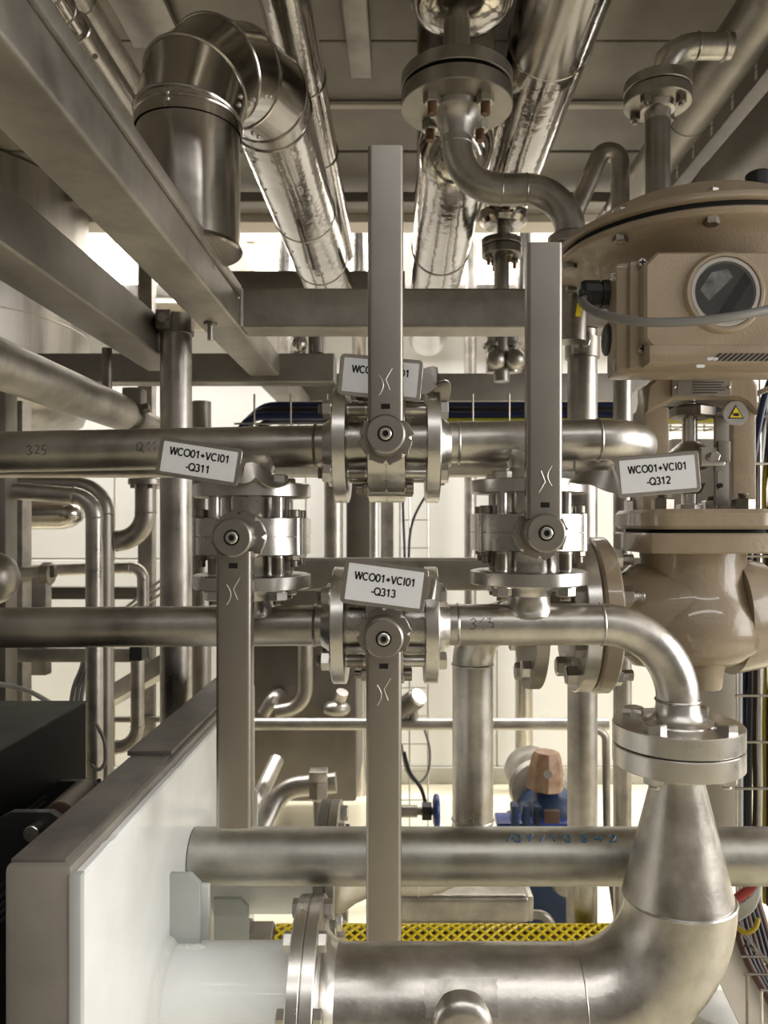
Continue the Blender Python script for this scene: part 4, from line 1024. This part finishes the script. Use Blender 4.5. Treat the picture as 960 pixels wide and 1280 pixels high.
# receding main with a clamp at its end
a = P(-70, 430, 1.21); b = P(163, 519, 1.93); rm = thing('sloping_main', 'steel main running away to a clamp beside the round post', 'pipe', b)
dz = (a + b).z / 2; a.z = b.z = dz; a.x = b.x = (a.x + b.x) / 2
part('pipe', MB().cyl(a, b, .0440, 40, .006), 'pipe_dull', rm)
part('reduced_end', MB().cyl(b, b + Y * .42, .030, 28), 'pipe_dull', rm)
part('clamp', MB().lathe(b + Y * .06, Y, [(0, .034), (.002, .039), (.03, .039), (.032, .034)], 28), 'pipe_dark', rm)
part('clamp_ear', MB().box(b + Vector((-.02, .05, .03)), b + Vector((.03, .10, .075)), .005), 'pipe_dark', rm)
inst('clamp_bolt', hexm(.024, .016, 'bolt_dark'), orient(b + Vector((.034, .06, .02)), X + Z * .3, .2), rm)
part('hanger', MB().cyl(b + Vector((0, -.10, .04)), b + Vector((0, -.10, .14)), .012, 14), 'bolt_dark', rm)
# bent service pipes
def bp(label, pxs, d, r, R, m, flg=False):
    root = pipe('service_pipe', label, 'pipe', [P(x, y, d) for x, y in pxs], R, r, m, True, 'service pipes beside the rack', 20)
    return root
bp('service pipe bending down in front of its twin beside the square post', [(-60, 607), (118, 622), (118, 1010)], 1.95, .0215, .055, 'pipe')
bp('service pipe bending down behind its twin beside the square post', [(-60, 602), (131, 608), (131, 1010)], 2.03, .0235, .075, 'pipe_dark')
j = bp('hooked service pipe hanging from a small flange', [(182, 603), (182, 676), (136, 676)], 2.05, .0275, .075, 'pipe_dull')
flange(j, P(182, 606, 2.05), Z, .045, .016, 'pipe_dull'); bolts(j, P(182, 606, 2.05), -Z, .034, 4, .016, .010, 'bolt_dark', .5)
bp('lower hooked pipe under the lower process pipe', [(172, 815), (172, 934), (138, 934)], 2.2, .0190, .06, 'pipe_dull')
bp('level service pipe ending in a short drop', [(-30, 716), (179, 709), (179, 790)], 2.5, .0190, .04, 'pipe')
t_ = bp('short pipe stub beside the dark end cap', [(-20, 722), (60, 716)], 2.3, .0235, .04, 'pipe')
part('union', MB().lathe(P(52, 717, 2.3), X, [(0, .024), (.004, .034), (.03, .034), (.034, .024)], 8), 'pipe_dark', t_)
part('wing_nut', MB().box(P(58, 722, 2.28), P(72, 706, 2.30), .004), 'bolt_dark', t_)
part('support', MB().box((P(43, 0, 2.3).x, 2.28, H - .45), (P(61, 0, 2.3).x, 2.32, P(0, 720, 2.3).z), .003), 'pipe_dull', t_)
cp_ = P(-8, 723, 1.75); solo('end_cap', MB().lathe(cp_ - X * .08, X, [(0, .060), (.09, .060), (.115, .048), (.130, .025), (.133, 0)], 40), 'pipe_dark', 'dark rounded end cap of a vessel beside the square post', 'cap')
hv = P(66, 642, 3.2); hvz = thing('small_vessel', 'polished lying vessel seen above the level service pipe', 'vessel', hv)
part('shell', MB().lathe(P(-40, 642, 3.2), X, [(0, .066), (S(118, 3.2), .066), (S(132, 3.2), .055), (S(142, 3.2), .03), (S(144, 3.2), 0)], 40), 'clad', hvz, ang=50)
def bar(label, a, b, w_, m, name='flat_bar', cat='bar'):
    a = Vector(a); b = Vector(b); d = b - a; A, s_, t_ = frame(d)
    o = MB(); L = d.length
    M = Matrix(((A.x, s_.x, t_.x, a.x), (A.y, s_.y, t_.y, a.y), (A.z, s_.z, t_.z, a.z), (0, 0, 0, 1)))
    o.box((0, -w_ / 2, -w_ / 2), (L, w_ / 2, w_ / 2), .003, M); return solo(name, o, m, label, cat)
bar('low level steel bar below the lower process pipe', P(-40, 818, 2.25), P(186, 818, 2.25), .040, 'pipe_dull')
bar('diagonal steel brace behind the lower hooked pipe', P(130, 876, 2.6), P(212, 828, 2.3), .055, 'pipe_dark')
bar('thin level bar behind the lower hooked pipe', P(130, 899, 3.19), P(215, 899, 3.19), .022, 'pipe_dark')
bar('dark bar under the level service pipe', P(10, 741, 3.18), P(182, 741, 3.18), .05, 'tank_brown')
solo('terminal_box', MB().box(P(166, 824, 2.15) - Y * .03, P(182, 806, 2.15) + Y * .03, .003), 'black', 'small black terminal box under the lower process pipe', 'box')
def cable(label, pts, r, m, group=None): return solo('cable', MB().sweep(smooth([P(*q) for q in pts]), r, 10), m, label, 'cable', group)
cable('pale cable draped over the black cover', [(-30, 852, 1.75), (10, 857, 1.75), (40, 866, 1.72), (72, 884, 1.70)], .0055, 'cable_white')
for k, (x0_, x1_) in enumerate(((104, 92), (108, 98), (113, 104))):
    cable('thin dark cable falling beside the service pipes', [(x0_, 800, 2.4), (x0_ - 1, 830, 2.4), (x1_, 860, 2.35), (x1_ - 4, 890, 2.3)], .0065, 'cable_grey', 'thin cables beside the service pipes')
for k in range(3): cable('thin pale cable slanting towards the round post', [(150, 765 + k * 3, 2.6), (172, 748 + k * 7, 2.6), (205, 722 + k * 9, 2.6)], .005, 'pipe', 'thin cables towards the round post')
cable('dark cable loop behind the black cover', [(120, 905, 1.9), (130, 925, 1.9), (132, 950, 1.9), (124, 962, 1.9), (114, 956, 1.9)], .0045, 'cable_grey')

# ------------------------------------------------------------------ behind the rack, centre
cg = 'cables along the wire tray'
wt = thing('wire_tray', 'wire cable tray under the far cross beam', 'cable tray', (0.1, 2.3, H + .27))
for y_ in (2.22, 2.30, 2.38): part('wire', MB().cyl((P(300, 0, 2.3).x, y_, H + .29), (1.05, y_, H + .29), .003, 8), 'bolt', wt)
for k in range(15):
    x_ = -.42 + k * .105; part('rib', MB().sweep([Vector((x_, 2.215, H + .375)), Vector((x_, 2.215, H + .289)), Vector((x_, 2.385, H + .289)), Vector((x_, 2.385, H + .375))], .003, 6), 'bolt_dark', wt)
for k in range(5):
    m_ = ['cable_blue', 'cable_black', 'cable_blue', 'cable_blue', 'cable_black'][k]; z_ = H + .316 + (k % 3) * .018; y_ = 2.245 + k * .022
    solo('cable', MB().sweep(bend([Vector((-.47 + k * .008, y_, H + .02)), Vector((-.47 + k * .008, y_, z_)), Vector((1.02, y_, z_))], .07 + k * .006, 10)[0], .0125, 10), m_, ('dark blue' if m_ == 'cable_blue' else 'black') + ' cable lying in the wire tray', 'cable', cg)
solo('cable', MB().cyl((-.20, 2.232, H + .301), (1.02, 2.232, H + .301), .0070, 10), 'cable_green', 'yellow green earth cable lying in the wire tray', 'cable', cg)
# brown vessel block with its piping
bvz = thing('brown_tank', 'brown metal tank with bent pipes in front of it', 'tank', (-.35, 3.6, .9))
q0 = P(300, 1003, 3.6); q1 = P(446, 800, 3.6)
part('tank_wall', MB().box((q0.x, 3.6, q0.z), (q1.x, 4.2, H - .30), .02), 'tank_brown', bvz)
part('tank_neck', MB().box((P(432, 0, 3.6).x, 3.62, H - .32), (P(468, 0, 3.6).x, 3.9, H + .35), .02), 'tank_brown', bvz)
part('tank_leg', MB().cyl((P(330, 0, 3.7).x, 3.75, 0), (P(330, 0, 3.7).x, 3.75, q0.z + .01), .03, 16), 'pipe_dark', bvz); part('tank_leg', MB().cyl((P(420, 0, 3.7).x, 3.75, 0), (P(420, 0, 3.7).x, 3.75, q0.z + .01), .03, 16), 'pipe_dark', bvz)
solopipe('tank_pipe', 'bent pipe hanging in front of the brown tank', 'pipe', [P(382, 790, 3.62), P(382, 788, 3.40), P(382, 884, 3.40), P(345, 890, 3.40)], [.05, .10], .033, 'pipe_dark')
solopipe('tank_pipe', 'short pipe stub rising beside the tank pipe', 'pipe', [P(330, 893, 3.46), P(342, 872, 3.46), P(352, 868, 3.62)], .03, .03, 'pipe_dark')
bu = thing('tank_valve', 'dark bulky valve body on the brown tank', 'valve', P(418, 890, 3.3)); part('body', MB().ball(P(420, 886, 3.5), .055, 20, 10, (1.2, 1, .7)), 'pipe_dark', bu); part('tail', MB().cyl(P(420, 886, 3.5), P(420, 886, 3.61), .03, 16), 'pipe_dark', bu); part('cap', MB().cyl(P(424, 877, 3.5), P(428, 865, 3.48), .028, 16), 'pipe_dull', bu)
cr = thing('cross_pipe', 'long level pipe crossing in front of the brown tank', 'pipe', (P(290, 0, 3.0).x, 3.0, 0))
part('pipe', MB().cyl(P(240, 905, 3.0), P(760, 905, 3.0), .0235, 20), 'pipe_dark', cr)
for px in (290, 730): part('support', MB().cyl((P(px, 0, 3.0).x, 3.0, 0), P(px, 905, 3.0), .02, 14), 'pipe_dark', cr)
solopipe('tank_pipe', 'pipe rising at an angle behind the carrier bar', 'pipe', [P(325, 1040, 2.6), P(352, 985, 2.7), P(420, 978, 2.7)], .10, .036, 'pipe_dull')
solopipe('tank_pipe', 'thin inclined pipe beside the white gusset', 'pipe', [P(318, 1010, 2.9), P(346, 950, 3.1)], 0, .03, 'pipe_dull')
un = thing('pipe_union', 'threaded pipe union with a square head below the brown tank', 'union', P(398, 1005, 2.6))
part('nut', MB().lathe(P(398, 1000, 2.6), Z, [(0, .026), (.01, .034), (.06, .034), (.07, .026)], 6), 'pipe_dark', un, ang=20); part('head', MB().box(P(387, 975, 2.6) - Y * .03, P(409, 962, 2.6) + Y * .03, .004), 'bolt', un); part('tail', MB().cyl((P(398, 0, 2.6).x, 2.6, 0), P(398, 998, 2.6), .018, 14), 'pipe_dark', un)
# uprights behind the middle
solopipe('upright_pipe', 'dull upright pipe between the upper and lower valves', 'pipe', [P(417, 480, 2.9), P(417, 760, 2.9)], 0, .036, 'pipe_dull')
solopipe('upright_pipe', 'thin bright upright pipe beside the brown tank neck', 'pipe', [P(468, 500, 3.0), P(468, 760, 3.0)], 0, .018, 'pipe')
sqpost(476, 492, 3.1, 0, H + .455, 'pipe_dull', 'narrow perforated upright behind the two middle valves')
wl_ = thing('wire_ladder', 'upright wire ladder behind the levers', 'wire ladder', P(518, 1030, 3.3))
for px in (500, 512, 535): part('wire', MB().cyl((P(px, 0, 3.3).x, 3.3, 0), P(px, 560, 3.3), .0035, 8), 'bolt_dark' if px == 500 else 'bolt', wl_)
for k in range(12): part('rung', MB().cyl(P(498, 650 + k * 35, 3.3), P(537, 650 + k * 35, 3.3), .003, 6), 'bolt', wl_)
cable('thin blue cable rising along the wire ladder', [(507, 780, 3.25), (506, 700, 3.25), (504, 640, 3.25), (502, 560, 3.25)], .0055, 'cable_blue')
cable('thin dark cable curving up from the wire ladder', [(512, 780, 3.2), (511, 700, 3.2), (515, 655, 3.2), (532, 620, 3.2), (556, 590, 3.2)], .0055, 'cable_black')
cable('dark cable looping down beside the lower lever', [(528, 905, 3.1), (537, 935, 3.1), (535, 965, 3.1), (522, 978, 3.1), (508, 962, 3.1), (502, 930, 3.1)], .0050, 'cable_grey')
cable('dark cable dropping to the blue handwheel', [(505, 940, 2.9), (512, 965, 2.9), (526, 985, 2.9), (532, 1005, 2.9)], .0075, 'cable_black')
sv = thing('angle_valve', 'small brown angle valve beside the lower lever', 'valve', P(512, 890, 3.0))
part('body', MB().cyl(P(500, 888, 3.0), P(522, 872, 2.95), .040, 20, .006), 'tank_brown', sv); part('face', MB().cyl(P(521, 873, 2.95), P(524, 870, 2.94), .034, 20), 'pipe', sv); part('tail', MB().cyl(P(518, 905, 3.0), P(516, 880, 3.0), .018, 14), 'pipe_dark', sv)
hw = thing('blue_handwheel', 'blue valve handwheel seen edge-on above the carrier bar', 'handwheel', P(548, 1030, 2.5))
c0 = P(541, 1014, 2.5)
part('rim', MB().torus(c0 + X * .012, X, .044, .0105, 32, 10), 'blue', hw); part('disc', MB().cyl(c0, c0 + X * .018, .038, 28), 'blue', hw); part('spindle', MB().cyl(c0 - X * .06, c0, .013, 16), 'bolt_dark', hw); part('boss', MB().cyl(c0 - X * .035, c0 - X * .004, .030, 8), 'black', hw)
part('valve_tail', MB().sweep(bend([c0 - X * .05, c0 - X * .14, Vector((c0.x - .14, c0.y, 0))], .04, 8)[0], .020, 16), 'pipe_dull', hw)
# pump and motor
pu = thing('pump', 'blue pump with a grey motor end and an orange terminal box', 'pump', P(675, 1060, 2.6))
mc = P(672, 983, 2.75)
part('motor_end', MB().lathe(mc, -Y, [(-.18, .095), (0, .095), (.02, .106), (.05, .100), (.07, .060), (.075, 0)], 40), 'pipe_dull', pu)
part('terminal_box', MB().lathe(P(681, 985, 2.58), Z + X * .05, [(0, .062), (.05, .060), (.105, .050), (.122, .042), (.124, 0)], 8), 'orange', pu, ang=25)
part('box_screw', MB().cyl(P(685, 968, 2.50), P(685, 968, 2.47), .014, 12), 'bolt', pu)
part('casing', MB().lathe(P(690, 1030, 2.60) + Y * .1, -Y, [(0, .11), (.10, .115), (.14, .095), (.16, .06), (.165, 0)], 36), 'blue_dark', pu, ang=50)
part('pump_flange', MB().box(P(622, 1040, 2.5), P(716, 1029, 2.5) + Y * .10, .008), 'blue', pu)
for px in (640, 654, 668): part('clamp_block', MB().box(P(px, 1034, 2.45), P(px + 9, 1008, 2.45) + Y * .05, .005), 'blue_dark', pu)
part('red_plate', MB().box(P(680, 1030, 2.42), P(700, 1014, 2.42) + Y * .02, .004), 'cable_brown', pu)
part('pump_foot', MB().box((P(640, 0, 2.6).x, 2.5, 0), (P(715, 0, 2.6).x, 2.75, P(0, 1040, 2.55).z), .01), 'blue_dark', pu)
sm = thing('steel_housing', 'grey steel motor housing lying behind the tie rod', 'housing', P(580, 1160, 2.0))
part('shell', MB().box(P(480, 1156, 2.0), P(663, 1121, 2.0) + Y * .12, .018, seg=4), 'pipe_dull', sm); part('side_lid', MB().box(P(660, 1155, 2.0) + Y * .01, P(668, 1123, 2.0) + Y * .11, .006), 'pipe', sm)
part('base', MB().box((P(500, 0, 2.0).x, 2.02, 0), (P(650, 0, 2.0).x, 2.10, P(0, 1156, 2.0).z)), 'pipe_dark', sm)
solopipe('drain_pipe', 'small bent pipe leaving the grey housing', 'pipe', [P(664, 1143, 2.05), P(686, 1143, 2.05), P(694, 1190, 2.05)], .035, .012, 'pipe_dark')
solopipe('hose', 'dark bent hose beside the round post', 'pipe', [P(745, 912, 2.6), P(757, 918, 2.6), P(759, 1060, 2.6), P(775, 1170, 2.4), Vector((P(775, 0, 2.4).x, 2.4, 0))], [.03, .2, .05], .013, 'pipe_dark')
dc = thing('round_cover', 'round grey cover under the carrier bar', 'cover', P(715, 1115, 1.9)); part('stand', MB().cyl((P(718, 0, 1.93).x, 1.93, 0), P(718, 1095, 1.93), .02, 14), 'pipe_dark', dc); part('disc', MB().lathe(P(718, 1090, 1.9), -Y, [(-.03, .066), (0, .068), (.012, .060), (.02, .03), (.021, 0)], 36), 'pipe_dull', dc)
# small pipes and caps seen under the cross beam
for (px, lab) in ((374, 'short pipe under the cross beam beside the long beam'), (396, 'dark pipe with a round cap under the cross beam')):
    r_ = thing('hanging_pipe', lab, 'pipe', P(px, 475, 2.7)); part('pipe', MB().cyl(P(px, 468, 2.7), (P(px, 0, 2.7).x, 2.7, H + .745), .022 if px < 380 else .030, 18), 'pipe' if px < 380 else 'pipe_dark', r_)
    part('cap', MB().ball(P(px + (4 if px > 380 else 0), 453 if px > 380 else 430, 2.66), .036 if px > 380 else .028, 20, 10), 'bolt_dark' if px > 380 else 'bolt', r_)
for (px, lab) in ((616, 'hanging pipe with a dark knob beside the lever'), (640, 'hanging pipe with twin dark knobs beside the lever')):
    r_ = thing('hanging_pipe', lab, 'pipe', P(px, 480, 2.6)); part('pipe', MB().cyl(P(px, 466, 2.6), P(px, 405, 2.6), .024, 18), 'pipe', r_)
    part('knob', MB().ball(P(px + 4, 449, 2.55), .034, 18, 10), 'pipe_dark', r_); part('collar', MB().lathe(P(px, 436, 2.6), Z, [(0, .026), (.004, .034), (.016, .034), (.02, .026)], 18), 'pipe_dark', r_)

# ------------------------------------------------------------------ behind the rack, control valve side
pn_ = solo('back_panel', MB().box((P(790, 0, 1.75).x + .11, 1.80, H - .72), (P(935, 0, 1.75).x, 1.83, H + .20), .004), 'panel', 'flat grey sheet panel behind the reducer cone', 'panel')
vl = thing('upright_cable_tray', 'upright wire tray carrying the cables beside the control valve', 'cable tray', (.82, 1.66, 0))
for x_ in (P(921, 0, 1.66).x, P(950, 0, 1.66).x, P(975, 0, 1.66).x, P(1005, 0, 1.66).x): part('wire', MB().cyl((x_, 1.66, H - .86), (x_, 1.66, H + .40), .003, 8), 'bolt', vl)
for k in range(10): part('rung', MB().cyl((P(918, 0, 1.66).x, 1.655, H + .13 - k * .10), (P(1010, 0, 1.66).x, 1.655, H + .13 - k * .10), .003, 8), 'bolt_dark' if k > 1 else 'bolt', vl)
cols = ['cable_white', 'cable_blue', 'cable_black', 'cable_brown', 'cable_white', 'cable_yellow', 'cable_black', 'cable_blue', 'cable_blue', 'cable_black', 'cable_black', 'cable_blue']
cname = {'cable_white': 'pale grey', 'cable_blue': 'dark blue', 'cable_black': 'black', 'cable_brown': 'brown', 'cable_yellow': 'yellow'}
for k, m_ in enumerate(cols):
    px = 925 + k * 6.2; d = 1.69 + .012 * (k % 2)
    x_ = P(px, 0, d).x
    solo('cable', MB().sweep(smooth([Vector((x_ + random.uniform(-.003, .003), d, z_)) for z_ in (H - .84, H - .72, H - .58, H - .44, H - .30, H - .16, H - .02, H + .10)] + [Vector((x_ + .03 * (k % 3), d + .03, H + .28))]), .0062 if k not in (5,) else .0066, 10), m_, cname[m_] + ' cable on the upright tray beside the control valve', 'cable', 'cables on the upright tray')
cable('blue cable swinging up beside the warning plate', [(932, 680, 1.6), (936, 620, 1.58), (944, 555, 1.56), (958, 490, 1.55), (985, 430, 1.55)], .0075, 'cable_blue')
for k in range(4): cable('blue cable looping behind the yoke', [(935 + k * 6, 640, 1.75), (934 + k * 7, 580 - k * 4, 1.76), (946 + k * 7, 543 - k * 5, 1.77), (975 + k * 6, 532 - k * 4, 1.78), (1010, 540, 1.78)], .0080, 'cable_blue', 'blue cable loops behind the yoke')
cable('yellow cable hanging behind the yoke', [(914, 520, 1.9), (925, 532, 1.9), (938, 552, 1.9), (942, 610, 1.9), (944, 660, 1.9)], .0062, 'cable_yellow')
bar('thin grey bar slanting behind the yoke', P(934, 497, 1.5), P(990, 474, 1.45), .010, 'bolt')
bar('level pale rail behind the yoke', P(925, 512, 2.6), P(1010, 508, 2.6), .04, 'pipe')
# lower corner: slanting channel, wire basket and loose cables
ch_ = thing('cable_channel', 'slanting light metal cable channel near the floor', 'cable channel', P(930, 1230, 1.9))
a = P(880, 1110, 2.3); b = P(975, 1275, 1.6)
dd = (b - a); A, s_, t_ = frame(dd, Z); M_ = Matrix(((A.x, s_.x, t_.x, a.x), (A.y, s_.y, t_.y, a.y), (A.z, s_.z, t_.z, a.z), (0, 0, 0, 1)))
part('channel_side', MB().box((-.2, -.055, -.06), (dd.length + .3, -.050, .012), .001, M_), 'panel', ch_); part('channel_bed', MB().box((-.2, -.055, -.062), (dd.length + .3, .06, -.058), .001, M_), 'panel', ch_)
part('channel_rim', MB().box((-.2, -.062, .010), (dd.length + .3, -.030, .014), .001, M_), 'machined', ch_)
bk = thing('wire_basket', 'wire basket of loose cables in the lower corner', 'wire basket', P(945, 1275, 1.5))
for k in range(4): part('wire', MB().sweep([P(918 + k * 3, 1140 + k * 12, 1.62), P(956 + k * 8, 1205 + k * 4, 1.45)], .0022, 6), 'bolt', bk)
for (p_, q_) in (((934, 1290), (934, 1218)), ((952, 1300), (952, 1238)), ((952, 1238), (990, 1238)), ((930, 1218), (962, 1218)), ((925, 1196), (958, 1196))): part('wire', MB().cyl(P(*p_, 1.45), P(*q_, 1.45), .0026, 6), 'bolt_dark' if p_[0] in (934, 930, 925) else 'machined', bk)
lc = 'loose cables in the lower corner'
for k in range(6): cable('pale grey loose cable arching in the lower corner', [(912, 1134 + k * 4, 1.60), (930, 1130 + k * 3, 1.58), (944, 1116 + k * 3, 1.57), (952, 1100, 1.57), (956, 1070, 1.60)], .0035, 'cable_white', lc)
cable('red loose cable in the lower corner', [(915, 1128, 1.62), (928, 1118, 1.62), (945, 1106, 1.62)], .010, 'cable_red', lc)
cable('yellow loose cable loop in the lower corner', [(922, 1160, 1.5), (932, 1166, 1.49), (944, 1160, 1.49), (948, 1148, 1.50)], .0045, 'cable_yellow', lc)
for k in range(7): cable(('black' if k % 3 else 'brown') + ' loose cable trailing down in the lower corner', [(914 + k * 5, 1120, 1.66), (922 + k * 6, 1165, 1.62), (936 + k * 6, 1205 + k * 2, 1.58), (962 + k * 4, 1250, 1.54), (985, 1300, 1.52)], .0085, 'cable_black' if k % 3 else 'cable_brown', lc)
dm = thing('floor_drain_cap', 'pale round cap on the floor under the channel', 'cap', (P(897, 1247, 2.35).x, 2.35, .06)); part('cap', MB().lathe((P(897, 0, 2.35).x, 2.35, .02), Z, [(0, .09), (.05, .085), (.08, .05), (.085, 0)], 32), 'cable_white', dm)
part('rim', MB().cyl((P(897, 0, 2.35).x, 2.35, 0), (P(897, 0, 2.35).x, 2.35, .025), .10, 32), 'bolt', dm)

# upright pipes against the high windows
for (px, r_, m_, lab) in ((357, .045, 'pipe', 'pale upright pipe against the high windows beside the clad run'), (449, .040, 'clad_plain', 'upright pipe against the high windows beside the upright lever'), (588, .035, 'pipe_dull', 'upright pipe against the high windows beside the small flange'), (655, .050, 'clad_plain', 'upright pipe against the high windows behind the S bend')):
    solo('upright_pipe', MB().cyl((P(px, 0, 4.4).x, 4.4, 0), (P(px, 0, 4.4).x, 4.4, 4.6), r_, 24), m_, lab, 'pipe')
bar('level steel rail crossing the high windows', (-2.6, 4.5, H + 1.36), (2.0, 4.5, H + 1.36), .07, 'pipe_dull', 'window_rail_bar', 'rail')
